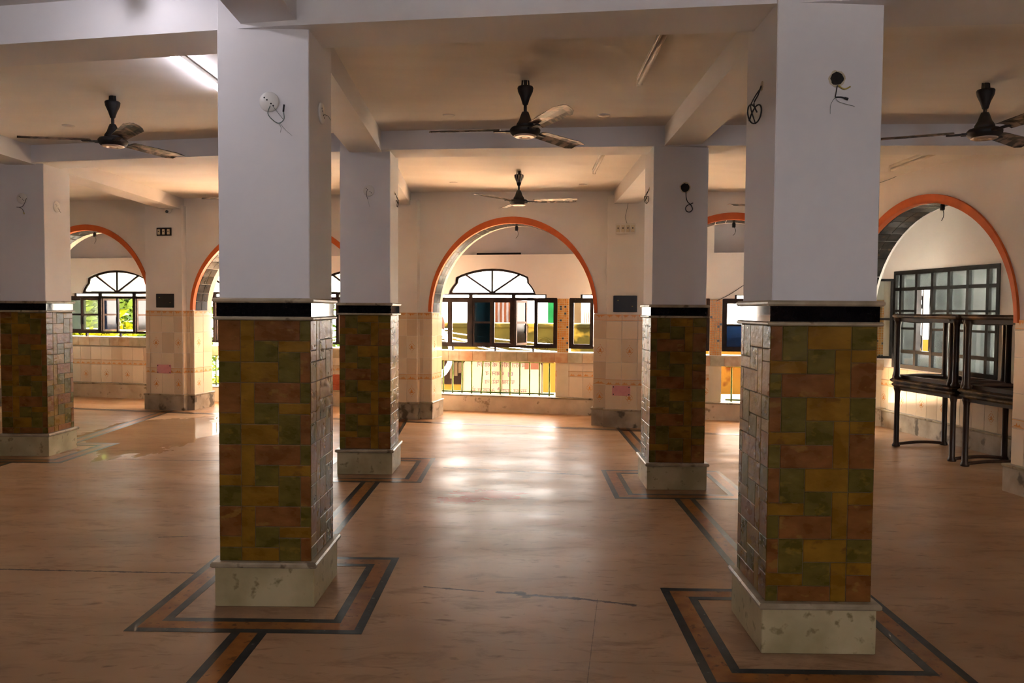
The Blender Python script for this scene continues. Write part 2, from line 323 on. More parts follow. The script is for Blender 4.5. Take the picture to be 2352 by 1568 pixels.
# ------------------------------------------------------------------ mesh builder
class MB:
    def __init__(self): self.v = []; self.f = []; self.sm = []
    def add(self, vs, fs, smooth=False):
        o = len(self.v); self.v += [tuple(p) for p in vs]
        self.f += [tuple(i + o for i in f) for f in fs]; self.sm += [smooth] * len(fs)
        return self
    def box(self, x0, x1, y0, y1, z0, z1):
        return self.add([(x0, y0, z0), (x1, y0, z0), (x1, y1, z0), (x0, y1, z0), (x0, y0, z1), (x1, y0, z1), (x1, y1, z1), (x0, y1, z1)],
                        [(3, 2, 1, 0), (4, 5, 6, 7), (0, 1, 5, 4), (1, 2, 6, 5), (2, 3, 7, 6), (3, 0, 4, 7)])
    def cbox(self, x0, x1, y0, y1, z0, z1, b):
        # a box whose eight upright and level edges are chamfered
        vs = []; 
        for (zz, ins) in ((z0, b), (z0 + b, 0), (z1 - b, 0), (z1, b)):
            for (cx, cy, sx, sy) in ((x0, y0, 1, 1), (x1, y0, -1, 1), (x1, y1, -1, -1), (x0, y1, 1, -1)):
                if sx * sy > 0: pts = [(cx + sx * (ins), cy + sy * (ins + b)), (cx + sx * (ins + b), cy + sy * ins)]
                else: pts = [(cx + sx * (ins + b), cy + sy * ins), (cx + sx * ins, cy + sy * (ins + b))]
                for p in pts: vs.append((p[0], p[1], zz))
        fs = [tuple(range(7, -1, -1)), tuple(range(24, 32))]
        for k in range(3):
            for i in range(8):
                j = (i + 1) % 8
                fs.append((k * 8 + i, k * 8 + j, k * 8 + 8 + j, k * 8 + 8 + i))
        return self.add(vs, fs)
    def tile(self, w, h, t, b):
        # flat piece, its face towards -y, with a chamfered rim; origin at its lower left on the wall
        vs = [(0, 0, 0), (w, 0, 0), (w, 0, h), (0, 0, h), (0, -t + b, 0), (w, -t + b, 0), (w, -t + b, h), (0, -t + b, h),
              (b, -t, b), (w - b, -t, b), (w - b, -t, h - b), (b, -t, h - b)]
        fs = []
        for a in (0, 4):
            for i in range(4):
                j = (i + 1) % 4; fs.append((a + i, a + j, a + 4 + j, a + 4 + i))
        fs.append((8, 9, 10, 11))
        return self.add(vs, fs)
    def lathe(self, prof, n=20, c=(0, 0, 0), smooth=True, axis='z', a0=0.0):
        vs = []; fs = []
        for (r, z) in prof:
            for i in range(n):
                a = a0 + 2 * math.pi * i / n
                p = (r * math.cos(a), r * math.sin(a), z)
                if axis == 'y': p = (p[0], p[2], p[1])
                if axis == 'x': p = (p[2], p[0], p[1])
                vs.append((p[0] + c[0], p[1] + c[1], p[2] + c[2]))
        for k in range(len(prof) - 1):
            for i in range(n):
                j = (i + 1) % n
                fs.append((k * n + i, k * n + j, k * n + n + j, k * n + n + i))
        fs.append(tuple(range(n - 1, -1, -1))); fs.append(tuple(range((len(prof) - 1) * n, len(prof) * n)))
        return self.add(vs, fs, smooth)
    def tube(self, pts, r, n=8):
        pts = [Vector(p) for p in pts]; vs = []; fs = []
        up = Vector((0.13, 0.21, 0.97))
        for i, p in enumerate(pts):
            d = (pts[min(i + 1, len(pts) - 1)] - pts[max(i - 1, 0)])
            if d.length < 1e-9: d = Vector((0, 0, 1))
            d.normalize()
            a = d.cross(up)
            if a.length < 0.05: a = d.cross(Vector((1, 0, 0)))
            a.normalize(); b = d.cross(a)
            rr = r[i] if isinstance(r, (list, tuple)) else r
            for k in range(n):
                t = 2 * math.pi * k / n
                vs.append(p + a * (rr * math.cos(t)) + b * (rr * math.sin(t)))
        m = len(pts)
        for i in range(m - 1):
            for k in range(n):
                j = (k + 1) % n
                fs.append((i * n + k, i * n + j, i * n + n + j, i * n + n + k))
        fs.append(tuple(range(n - 1, -1, -1))); fs.append(tuple(range((m - 1) * n, m * n)))
        return self.add(vs, fs, True)
    def bar(self, a, b, w, y0, y1):
        # flat bar in the xz plane from a to b, width w, between depths y0 and y1
        a = Vector((a[0], a[1])); b = Vector((b[0], b[1])); d = (b - a).normalized(); n = Vector((-d.y, d.x)) * (w / 2)
        q = [a - n, b - n, b + n, a + n]
        vs = [(p.x, y0, p.y) for p in q] + [(p.x, y1, p.y) for p in q]
        return self.add(vs, [(0, 1, 2, 3), (7, 6, 5, 4), (0, 4, 5, 1), (1, 5, 6, 2), (2, 6, 7, 3), (3, 7, 4, 0)])
    def strip(self, inner, outer, y0, y1):
        # solid band between two polylines in the xz plane
        n = len(inner); vs = [(p[0], y0, p[1]) for p in inner] + [(p[0], y0, p[1]) for p in outer] + \
            [(p[0], y1, p[1]) for p in inner] + [(p[0], y1, p[1]) for p in outer]
        fs = []
        for i in range(n - 1):
            fs += [(i, i + 1, n + i + 1, n + i), (2 * n + i + 1, 2 * n + i, 3 * n + i, 3 * n + i + 1),
                   (2 * n + i, 2 * n + i + 1, i + 1, i), (n + i, n + i + 1, 3 * n + i + 1, 3 * n + i)]
        fs += [(0, n, 3 * n, 2 * n), (n - 1, 3 * n - 1, 4 * n - 1, 2 * n - 1)]
        return self.add(vs, fs)
    def poly(self, pts, y0, y1):
        n = len(pts)
        vs = [(p[0], y0, p[1]) for p in pts] + [(p[0], y1, p[1]) for p in pts]
        fs = [tuple(range(n)), tuple(range(2 * n - 1, n - 1, -1))]
        for i in range(n):
            j = (i + 1) % n; fs.append((i, n + i, n + j, j))
        return self.add(vs, fs)
    def mesh(self, name, mat):
        me = bpy.data.meshes.new(name); me.from_pydata(self.v, [], self.f); me.update()
        me.polygons.foreach_set('use_smooth', self.sm)
        if mat:
            me.materials.append(M[mat])
        return me

def inst(name, me, parent=None, loc=(0, 0, 0), rz=0.0, rot=None, mat=None):
    o = bpy.data.objects.new(name, me); COL.objects.link(o)
    o.parent = parent; o.location = loc
    o.rotation_euler = rot if rot else (0, 0, rz)
    return o
def obj(name, mb, mat, parent=None, loc=(0, 0, 0), rz=0.0, rot=None):
    return inst(name, mb.mesh(name, mat), parent, loc, rz, rot)
def recalc(o):
    import bmesh
    b = bmesh.new(); b.from_mesh(o.data); bmesh.ops.recalc_face_normals(b, faces=b.faces); b.to_mesh(o.data); b.free()
    return o
def tag(o, label, cat=None, group=None, kind=None):
    o['label'] = label
    if cat: o['category'] = cat
    if group: o['group'] = group
    if kind: o['kind'] = kind
    return o
def empty(name, loc=(0, 0, 0), rz=0.0):
    o = bpy.data.objects.new(name, None); COL.objects.link(o); o.location = loc; o.rotation_euler = (0, 0, rz)
    o.empty_display_size = 0.1
    return o
def copy_tree(o, parent=None):
    c = o.copy(); COL.objects.link(c); c.parent = parent
    for ch in list(o.children): copy_tree(ch, c)
    return c
def curve(pts, n=8):
    # smooth line through the points (Catmull-Rom)
    P = [Vector(p) for p in pts]; out = []
    for i in range(len(P) - 1):
        p0 = P[max(i - 1, 0)]; p1 = P[i]; p2 = P[i + 1]; p3 = P[min(i + 2, len(P) - 1)]
        for k in range(n):
            t = k / n
            out.append(0.5 * ((2 * p1) + (p2 - p0) * t + (2 * p0 - 5 * p1 + 4 * p2 - p3) * t * t + (3 * p1 - p0 - 3 * p2 + p3) * t ** 3))
    out.append(P[-1]); return out

# ------------------------------------------------------------------ the lie of the hall (metres)
def dz(x):
    if x <= -1.2: return 0.0
    if x <= 1.3: return -0.05 * (x + 1.2) / 2.5
    return -0.05 - 0.10 * (x - 1.3) / 2.9
ZC = 3.06
def y_r1(x): return 3.889 - 0.182 * (x + 1.283)
def y_r2(x): return 7.06 - 0.19 * (x + 1.415)
def y_a(x): return 11.37 - 0.205 * (x + 5.15)
def y_o(x): return 11.48 - 0.215 * x
AA = math.atan(0.205); KA = 1 / math.cos(AA); KO = 1 / math.cos(AO)
def ua(x): return (x + 9.0) * KA
def uo(x): return (x + 9.0) * KO
XR = -math.atan2(1.0, 0.118)          # heading of the right-hand walls, running towards the viewer

# ------------------------------------------------------------------ floor, ceiling, beams
fl = obj('floor', MB().box(-9.6, 5.4, -5.0, 14.2, -0.2, 0.0), 'floor_marble')
tag(fl, 'polished beige marble floor with dark streaks and inlaid bands', kind='structure')

def inlay_piece(name, quad, mat):
    z = 0.0015
    vs = [(p[0], p[1], z) for p in quad] + [(p[0], p[1], -0.01) for p in quad]
    mb = MB().add(vs, [(0, 1, 2, 3), (0, 4, 5, 1), (1, 5, 6, 2), (2, 6, 7, 3), (3, 7, 4, 0)])
    return recalc(obj(name, mb, mat, fl))
def inlay_frame(x0, x1, y0, y1):
    b = 0.042; r = 0.082
    e = [0, b, b + r, 2 * b + r]
    for k, mt in ((0, 'inlay_black'), (1, 'inlay_red'), (2, 'inlay_black')):
        o, i = e[k], e[k + 1]
        A = [(x0 + o, y0 + o), (x1 - o, y0 + o), (x1 - o, y1 - o), (x0 + o, y1 - o)]
        B = [(x0 + i, y0 + i), (x1 - i, y0 + i), (x1 - i, y1 - i), (x0 + i, y1 - i)]
        for s in range(4):
            t = (s + 1) % 4
            inlay_piece('inlay_strip', [A[s], A[t], B[t], B[s]], mt)
def inlay_run(xa, ya, xb, yb, w=0.165):
    d = Vector((xb - xa, yb - ya)).normalized(); n = Vector((-d.y, d.x))
    for (o0, o1, mt) in ((-w / 2, -w / 2 + 0.042, 'inlay_black'), (-w / 2 + 0.042, w / 2 - 0.042, 'inlay_red'), (w / 2 - 0.042, w / 2, 'inlay_black')):
        q = [Vector((xa, ya)) + n * o0, Vector((xb, yb)) + n * o0, Vector((xb, yb)) + n * o1, Vector((xa, ya)) + n * o1]
        inlay_piece('inlay_strip', [(p.x, p.y) for p in q], mt)
PIL = {'FL': (-1.283, 3.889), 'FR': (1.306, 3.42), 'BL': (-1.415, 7.06), 'BR': (1.297, 6.563), 'LL': (-4.955, 7.755)}
for k, (px, py) in PIL.items():
    cy = py + 0.245
    inlay_frame(px - 0.552, px + 0.552, cy - 0.565, cy + 0.555)
inlay_run(-1.25, 3.57, -1.25, -4.0)
inlay_run(-1.29, 4.69, -1.30, 6.74)
inlay_run(1.31, 4.22, 1.30, 6.25)
inlay_run(1.31, 3.10, 1.31, -4.0)
inlay_run(-1.44, 7.86, -1.62, 10.62)
inlay_run(1.30, 7.36, 1.28, 10.02)
inlay_run(-4.95, 8.55, -5.10, 11.30)
inlay_run(-4.95, 7.43, -4.85, 4.0)
inlay_run(-8.6, y_a(-8.6) - 0.22, 3.6, y_a(3.6) - 0.22, 0.115)

XK = [-9.4, -1.2, 1.3, 5.4]
vs = []; fs = []
for x in XK:
    for (y, z) in ((-5.2, 0), (y_o(x) + 0.3, 0), (-5.2, 0.18), (y_o(x) + 0.3, 0.18)): vs.append((x, y, ZC + dz(x) + z))
for i in range(len(XK) - 1):
    a = i * 4; b = a + 4
    fs += [(a, b, b + 1, a + 1), (a + 2, a + 3, b + 3, b + 2), (a, a + 2, b + 2, b), (a + 1, b + 1, b + 3, a + 3)]
fs += [(0, 1, 3, 2), (12, 14, 15, 13)]
ce = obj('ceiling', MB().add(vs, fs), 'ceiling_paint')
recalc(ce)
tag(ce, 'plain off-white ceiling crossed by deep plastered beams', kind='structure')
def beam_across(yf, w, zb, x0, x1):
    ks = [x0] + [k for k in (-1.2, 1.3) if x0 < k < x1] + [x1]
    vs = []; fs = []
    for x in ks:
        for (y, z) in ((yf(x), zb), (yf(x) + w, zb), (yf(x) + w, ZC + 0.03), (yf(x), ZC + 0.03)): vs.append((x, y, z + dz(x)))
    for i in range(len(ks) - 1):
        for k in range(4):
            j = (k + 1) % 4; fs.append((i * 4 + k, i * 4 + j, i * 4 + 4 + j, i * 4 + 4 + k))
    fs += [(0, 1, 2, 3), tuple(range(len(ks) * 4 - 1, len(ks) * 4 - 5, -1))]
    return recalc(obj('beam', MB().add(vs, fs), 'paint', ce))
def beam_along(xa, ya, xb, yb, w, zb):
    vs = []
    for (x, y) in ((xa, ya), (xb, yb)):
        for (o, z) in ((-w / 2, zb + dz(x)), (w / 2, zb + dz(x)), (w / 2, ZC + 0.02), (-w / 2, ZC + 0.02)): vs.append((x + o, y, z))
    return recalc(obj('beam', MB().add(vs, [(0, 1, 2, 3), (7, 6, 5, 4), (0, 4, 5, 1), (1, 5, 6, 2), (2, 6, 7, 3), (3, 7, 4, 0)]), 'paint', ce))
beam_across(lambda x: y_r1(x) - 3.17, 0.34, 2.86, -9.2, 4.3)
beam_across(y_r1, 0.34, 2.862, -9.2, 4.3)
beam_across(y_r2, 0.36, 2.895, -9.2, 4.2)
beam_along(-1.12, 0.9, -1.249, 3.95, 0.288, 2.885)
beam_along(1.31, 0.6, 1.31, 3.5, 0.288, 2.885)
beam_along(-1.255, 4.1, -1.41, 7.12, 0.288, 2.885)
beam_along(1.30, 3.6, 1.30, 6.62, 0.288, 2.90)
beam_along(-1.42, 7.2, -1.66, y_a(-1.66) + 0.12, 0.27, 2.885)
beam_along(1.30, 6.7, 1.30, y_a(1.3) + 0.12, 0.30, 2.89)
beam_along(-4.88, 4.4, -4.955, 7.8, 0.30, 2.885)
beam_along(-4.955, 7.9, -5.06, y_a(-5.06) + 0.12, 0.30, 2.90)

# ------------------------------------------------------------------ pillars
ST = [(0, .24, 0, .49, 'stone_red'), (.24, .39, 0, .67, 'stone_ochre'), (.39, .885, 0, .33, 'stone_red'), (.885, 1, 0, .33, 'stone_green'),
      (.39, .65, .33, .67, 'stone_green'), (.65, 1, .33, .51, 'stone_ochre'), (0, .24, .49, .67, 'stone_ochre'), (0, .24, .67, 1, 'stone_green'),
      (.24, .65, .67, 1, 'stone_ochre'), (.65, .885, .51, 1, 'stone_green'), (.885, 1, .51, 1, 'stone_red')]
SW = 0.462; PER = 0.311; Z0 = 0.226; Z1 = 1.436
_stone = {}
def stone_mesh(i, flip, y0, y1, part):
    key = (i, flip, part)
    if key not in _stone:
        x0, x1, _, _, mt = ST[i]
        if flip: x0, x1 = 1 - x1, 1 - x0
        g = 0.0012
        mb = MB(); mb.tile((x1 - x0) * SW - 2 * g, (y1 - y0) * PER - 2 * g, 0.010, 0.0022)
        mb.v = [(v[0] + (x0 - 0.5) * SW + g, v[1] - SW / 2 + 0.010, v[2] + g) for v in mb.v]
        _stone[key] = mb.mesh('stone', mt)
    return _stone[key]
def moulding(half, z0, z1):
    # square ring with a rounded nose
    h = z1 - z0; mb = MB(); prof = [(half - 0.03, z0), (half - 0.007, z0), (half, z0 + h * .3), (half, z0 + h * .7), (half - 0.007, z1), (half - 0.03, z1)]
    vs = []; fs = []
    for (r, z) in prof: vs += [(-r, -r, z), (r, -r, z), (r, r, z), (-r, r, z)]
    for k in range(len(prof) - 1):
        for i in range(4):
            j = (i + 1) % 4; fs.append((k * 4 + i, k * 4 + j, k * 4 + 4 + j, k * 4 + 4 + i))
    fs += [(3, 2, 1, 0), tuple(range(len(prof) * 4 - 4, len(prof) * 4))]
    return mb.add(vs, fs)
me_plinth = MB().cbox(-0.249, 0.249, -0.249, 0.249, 0, 0.2, 0.003).mesh('plinth', 'plinth_marble')
me_pm = moulding(0.266, 0.198, 0.226).mesh('plinth_moulding', 'moulding_marble')
me_core = MB().box(-SW / 2 + 0.0035, SW / 2 - 0.0035, -SW / 2 + 0.0035, SW / 2 - 0.0035, 0.2, 1.45).mesh('core', 'grout_dark')
me_band = MB().box(-0.236, 0.236, -0.236, 0.236, 1.445, 1.53).mesh('granite_band', 'granite_black')
me_m1 = moulding(0.250, 1.436, 1.454).mesh('band_moulding', 'moulding_marble')
me_m2 = moulding(0.252, 1.522, 1.546).mesh('band_moulding', 'moulding_marble')
me_shaft = MB().cbox(-0.226, 0.226, -0.226, 0.226, 1.54, 3.0, 0.004).mesh('shaft', 'paint')
def pillar(key, flip, label, start=0.0):
    px, py = PIL[key]
    p = empty('pillar', (px, py + 0.249, 0))
    tag(p, label, 'pillar', 'tiled pillars of the hall')
    for nm, me in (('plinth', me_plinth), ('plinth_moulding', me_pm), ('core', me_core), ('granite_band', me_band),
                   ('band_moulding', me_m1), ('band_moulding', me_m2), ('shaft', me_shaft)):
        inst(nm, me, p)
    for side in range(4):
        for per in range(5):
            for i, (x0, x1, y0, y1, mt) in enumerate(ST):
                if flip: y0, y1 = 1 - y1, 1 - y0
                # y runs downwards from the top of the shaft of stones
                zt = Z1 - (per + y0 - start) * PER; zb = Z1 - (per + y1 - start) * PER
                a = y0; b = y1
                if zt > Z1: a = start - per; zt = Z1
                if zb < Z0: b = (Z1 - Z0) / PER + start - per; zb = Z0
                if zt - zb < 0.012: continue
                part = (round(a, 3), round(b, 3))
                inst('stone', stone_mesh(i, flip, a, b, part), p, (0, 0, zb), side * math.pi / 2)
    return p
pillar('FL', False, 'large stone-clad pillar in the left foreground with a white disc near its top')
pillar('FR', True, 'large stone-clad pillar in the right foreground with a wired hole near its top')
pillar('BL', True, 'second-row stone-clad pillar just right of the left foreground pillar', 0.12)
pillar('BR', True, 'second-row dark stone-clad pillar standing beside the small right arch', 0.1)
pillar('LL', False, 'second-row stone-clad pillar at the far left edge by the wet floor', 0.3)

# ------------------------------------------------------------------ arcade walls
def arch_pts(c, a, b, sp, n=48):
    return [(c - a * math.cos(math.pi * i / n), sp + b * math.sin(math.pi * i / n)) for i in range(n + 1)]
def arch_wall(name, loc, rz, length, arches, sp, rise, ztop, yf, yb, mat):
    mb = MB(); u = 0.0
    for (u0, u1) in arches:
        mb.box(u, u0, yf, yb, 0, ztop)
        pts = arch_pts((u0 + u1) / 2, (u1 - u0) / 2, rise, sp, 40)
        mb.strip(pts, [(p[0], ztop) for p in pts], yf, yb)
        u = u1
    mb.box(u, length, yf, yb, 0, ztop)
    return recalc(obj(name, mb, mat, None, loc, rz))
SP = 1.455; RISE = 1.175
ARX = [(-7.60, -5.49), (-4.79, -2.12), (-1.25, 0.905), (1.54, 3.60)]
ARU = [(ua(a), ua(b)) for a, b in ARX]
wa = arch_wall('wall_back', (-9, y_a(-9), 0), -AA, ua(3.82), ARU, SP, RISE, ZC + 0.02, 0.10, 0.55, 'wall_paint')
tag(wa, 'white arcade wall with orange-edged arches between hall and window passage', kind='structure')
RA0 = (3.782, 9.55, 0)
def ur(y): return (9.55 - y) / 0.9931
RAU = [(ur(9.36), ur(6.66))]
wr = arch_wall('wall_right', RA0, XR, ur(-4.6), RAU, 1.415, 1.165, ZC + 0.02, 0.0, 0.36, 'wall_paint')
tag(wr, 'white right-hand wall with a tall orange-edged arch in front of stacked tables', kind='structure')

_tm = {}
def tile_mesh(w, h, mat, t=0.007):
    k = (round(w, 3), round(h, 3), mat)
    if k not in _tm: _tm[k] = MB().tile(w - 0.003, h - 0.003, t, 0.0018).mesh('tile', mat)
    return _tm[k]
def motif_mesh():
    mb = MB(); y0, y1 = -0.0078, -0.006
    d = [(0, -0.055), (0.052, 0.0), (0, 0.055), (-0.052, 0)]
    for i in range(4):
        a = Vector(d[i]); b = Vector(d[(i + 1) % 4]); e = (b - a) * 0.14
        mb.bar(a + e, b - e, 0.005, y0, y1)
    mb.bar((-0.022, -0.018), (0.022, -0.018), 0.010, y0, y1)
    mb.poly([(-0.007, -0.02), (0.007, -0.02), (0.009, 0.008), (0, 0.03), (-0.009, 0.008)], y0, y1)
    for s in (-1, 1):
        mb.poly([(s * 0.007, -0.008), (s * 0.021, -0.004), (s * 0.023, 0.008), (s * 0.014, 0.003)], y0, y1)
    for z in (-0.068, 0.068):
        mb.poly([(-0.006, z), (0, z - 0.006), (0.006, z), (0, z + 0.006)], y0, y1)
    o = MB(); o.v = mb.v; o.f = mb.f; o.sm = mb.sm
    return o.mesh('motif', 'print_orange')
ME_MOTIF = motif_mesh()
_bm = {}
def border_print(w, h, up=True, s0=1):
    k = (round(w, 3), round(h, 3), up)
    if k not in _bm:
        mb = MB(); y0, y1 = -0.0078, -0.006
        mb.box(0.002, w - 0.005, y0, y1, h * 0.10, h * 0.10 + 0.004); mb.box(0.002, w - 0.005, y0, y1, h * 0.90 - 0.004, h * 0.90)
        n = max(1, int(w / 0.09)); st = w / n
        for i in range(n):
            x = i * st + st * 0.12; ww = st * 0.72
            pr = [(0, 0), (1, 0), (.82, .25), (.74, .22), (.68, .75), (.56, .25), (.44, .30), (.36, .95), (.27, .30), (.14, .28)]
            if i % 2: pr = [(1 - a, b) for a, b in pr][::-1]
            p = [(x + a * ww, (h * 0.2 + b * h * 0.42) if up else (h * 0.82 - b * h * 0.42)) for a, b in pr]
            mb.poly(p if up else p[::-1], y0, y1)
        _bm[k] = mb.mesh('border_print', 'print_orange')
    return _bm[k]
ROWS = [(0.23, 0.535, 'm'), (0.535, 0.617, 'b'), (0.617, 0.83, 'p'), (0.83, 1.13, 'm2'), (1.13, 1.357, 'p'), (1.357, 1.445, 't')]
def tile_panel(parent, x0, x1, y, tw, off, ztop=9.0, rz=0.0, base=(0, 0), zlow=0.0, par=0):
    # courses of cream tiles on a face whose left end is at base, running along its own x
    cuts = [x0]; k = math.floor((x0 - off) / tw) + 1
    while off + k * tw < x1 - 0.012:
        if off + k * tw > x0 + 0.012: cuts.append(off + k * tw)
        k += 1
    cuts.append(x1)
    ca, sa = math.cos(rz), math.sin(rz)
    for i in range(len(cuts) - 1):
        a, b = cuts[i], cuts[i + 1]; col = math.floor((((a + b) / 2) - off) / tw)
        for (z0, z1, kd) in ROWS:
            z0 = max(z0, zlow); z1 = min(z1, ztop)
            if z1 - z0 < 0.03: continue
            mt = 'border_cream' if kd in 'bt' else ('tile_cream' if (col + int(z0 * 7)) % 3 else 'tile_cream_b')
            loc = (base[0] + a * ca - y * sa, base[1] + a * sa + y * ca, z0)
            t = inst('tile', tile_mesh(b - a, z1 - z0, mt), parent, loc, rz)
            if kd in 'bt': inst('border_print', border_print(b - a, z1 - z0, kd == 'b'), t)
            elif kd in ('m', 'm2') and (col + par) % 2 == 0 and b - a > 0.12 and z1 - z0 > 0.2:
                inst('motif', ME_MOTIF, t, ((b - a) / 2, 0, (z1 - z0) / 2))

def pier(x0, x1, p0, p1, tw=0.2, off=0.0, par=0, left_jamb=True, right_jamb=True):
    # a pier of the arcade between openings, with a flat pilaster on its face
    u0, u1, q0, q1 = ua(x0), ua(x1), ua(p0), ua(p1)
    obj('pilaster', MB().cbox(q0, q1, 0.0, 0.14, 0, 2.95, 0.003), 'wall_paint', wa)
    if q0 - u0 > 0.03: tile_panel(wa, u0, q0 - 0.002, 0.10, tw, off, par=par)
    if u1 - q1 > 0.03: tile_panel(wa, q1 + 0.002, u1, 0.10, tw, off, par=par)
    tile_panel(wa, q0, q1, 0.0, tw, off, par=par)
    # the jambs of the openings beside the pier
    tile_panel(wa, 0.0, 0.45, 0.0, 0.225, 0.0, rz=math.pi / 2, base=(u1, 0.10), par=par)
    tile_panel(wa, 0.0, 0.45, 0.0, 0.225, 0.0, rz=-math.pi / 2, base=(u0, 0.55), par=par)
    tile_panel(wa, 0.0, 0.095, 0.0, 0.2, 0.0, rz=math.pi / 2, base=(q1, 0.003), par=1)
    mb = MB(); e = 0.022
    mb.box(u0 - e, u1 + e, 0.10 - e, 0.55 + e, 0, 0.212); mb.box(q0 - e, q1 + e, -e, 0.12, 0, 0.212)
    obj('pier_base', mb, 'pier_base', wa)
    mb = MB(); e = 0.034
    mb.cbox(u0 - e, u1 + e, 0.10 - e, 0.55 + e, 0.209, 0.233, 0.005); mb.cbox(q0 - e, q1 + e, -e, 0.12, 0.210, 0.234, 0.005)
    obj('base_moulding', mb, 'moulding_marble', wa)
pier(-8.9, -7.60, -8.6, -8.0, off=ua(-8.6))
pier(-5.49, -4.79, -5.485, -4.896, tw=0.195, off=ua(-5.415))
pier(-2.12, -1.25, -1.93, -1.417, off=ua(-1.95), par=0)
pier(0.905, 1.54, 1.068, 1.535, tw=0.2, off=ua(1.068), par=1)
obj('pier_base', MB().box(ua(3.60) - 0.02, ua(3.80), 0.08, 0.57, 0, 0.22), 'pier_base', wa)
tile_panel(wa, ua(3.605), ua(3.78), 0.10, 0.2, ua(3.6))

# right wall: the pier beside its arch
uR = RAU[0][1]
tile_panel(wr, uR, uR + 1.6, 0.0, 0.2, uR - 0.06, par=1)
tile_panel(wr, 0.02, RAU[0][0], 0.0, 0.2, 0.0)
obj('pier_base', MB().box(uR - 0.022, uR + 9, -0.06, 0.38, 0, 0.212), 'pier_base', wr)
obj('base_moulding', MB().cbox(uR - 0.034, uR + 9, -0.072, 0.39, 0.209, 0.233, 0.005), 'moulding_marble', wr)

def trim(parent, u0, u1, sp, rise, yf, t_foot=0.042, t_top=0.082):
    c = (u0 + u1) / 2; a = (u1 - u0) / 2
    inner = arch_pts(c, a - 0.004, rise - 0.004, sp, 60); outer = arch_pts(c, a + t_foot, rise + t_top, sp, 60)
    return recalc(obj('arch_trim', MB().strip(inner, outer, yf - 0.022, yf + 0.045), 'arch_orange', parent))
ME_IT = MB().tile(0.138, 0.125, 0.008, 0.0025)
ME_IT = ME_IT.mesh('intrados_tile', 'intrados_tile')
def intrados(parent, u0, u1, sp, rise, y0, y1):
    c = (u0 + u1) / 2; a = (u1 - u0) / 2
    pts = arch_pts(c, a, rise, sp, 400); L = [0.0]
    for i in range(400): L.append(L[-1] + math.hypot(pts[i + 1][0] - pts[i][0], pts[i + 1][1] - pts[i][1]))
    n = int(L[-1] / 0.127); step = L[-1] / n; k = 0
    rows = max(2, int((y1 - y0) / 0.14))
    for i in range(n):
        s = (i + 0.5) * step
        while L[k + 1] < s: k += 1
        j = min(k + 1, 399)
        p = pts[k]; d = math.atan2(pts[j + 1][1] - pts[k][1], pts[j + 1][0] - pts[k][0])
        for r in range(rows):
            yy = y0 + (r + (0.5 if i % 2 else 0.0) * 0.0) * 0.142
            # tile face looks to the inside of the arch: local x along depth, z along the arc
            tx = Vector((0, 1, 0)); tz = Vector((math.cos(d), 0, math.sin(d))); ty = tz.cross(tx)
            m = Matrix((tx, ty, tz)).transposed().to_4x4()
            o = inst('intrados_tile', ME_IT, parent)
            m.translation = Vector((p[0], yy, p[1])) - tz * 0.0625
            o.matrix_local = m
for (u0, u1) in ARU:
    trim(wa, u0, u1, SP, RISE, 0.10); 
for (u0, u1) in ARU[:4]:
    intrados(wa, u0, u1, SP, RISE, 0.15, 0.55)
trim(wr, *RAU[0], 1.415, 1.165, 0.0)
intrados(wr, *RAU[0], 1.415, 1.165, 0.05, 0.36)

# ------------------------------------------------------------------ outer wall with the windows
HW = 1.0639
WX = [-6.70, -4.62, -2.54, -0.46, 1.62, 3.70]
OG = [(-1, 0), (-.985, .10), (-.945, .22), (-.90, .33), (-.855, .42), (-.85, .55), (-.835, .66), (-.70, .77), (-.55, .86), (-.38, .935), (-.2, .985), (0, 1)]
OG = OG + [(-x, z) for x, z in OG[-2::-1]]
ogw, ogz, ogh = 0.655, 1.725, 0.365
mbw = MB()
u_first = uo(WX[0]) - HW; u_last = uo(WX[-1]) + HW
def over_window(uc):
    b = [(-HW, 1.655), (-0.975, 1.655), (-0.974, 1.665), (-0.82, 1.665), (-0.819, 1.715), (-0.67, 1.715)]
    b += [(x * ogw, ogz + z * ogh) for x, z in OG]
    b += [(0.67, 1.715), (0.819, 1.715), (0.82, 1.665), (0.974, 1.665), (0.975, 1.655), (HW, 1.655)]
    return [(uc + x, z) for x, z in b]
for x in WX:
    b = over_window(uo(x))
    mbw.strip(b, [(p[0], 2.29) for p in b], 0.0, 0.22)
mbw.box(-0.3, u_first, 0, 0.22, 0, 2.29)
wo = recalc(obj('wall_far', mbw, 'wall_paint', None, (-9, y_o(-9), 0), -AO))
tag(wo, 'white outer wall with stepped arched windows beyond the arcade', kind='structure')
obj('upper_wall', MB().box(-0.3, u_last + 0.3, 0.19, 0.30, 2.25, 3.2), 'paint_upper_shade', wo)
obj('ledge_corner', MB().box(uo(2.2), uo(2.62), 0.02, 0.2, 2.29, 3.05), 'wall_paint', wo)
# piers between the windows, faced with small mosaic
def mosaic(uc, z0):
    obj('mosaic_pier', MB().box(uc - 0.083, uc + 0.083, 0.0, 0.22, 0.24, 1.66), 'grout_white', wo)
    a = MB(); b = MB(); rnd = random.Random(int(uc * 100)); g = 0.0325
    nz = int((1.655 - z0) / g)
    for i in range(5):
        for j in range(nz):
            x = uc - 0.081 + i * g; z = z0 + j * g
            mm = b if rnd.random() < 0.055 else a
            mm.box(x + .003, x + g - .003, -0.005, 0.0, z + .003, z + g - .003)
    o = obj('mosaic_orange_tiles', a, 'mosaic_orange', wo); o['kind'] = 'stuff'
    o = obj('mosaic_blue_tiles', b, 'mosaic_blue', wo); o['kind'] = 'stuff'
SILL = {0: (0.85, 0.985)}
def sill(i): return SILL.get(i, (0.735, 0.872))
for i in range(len(WX)):
    uc = uo(WX[i]) + HW
    mosaic(uc, sill(i)[1])
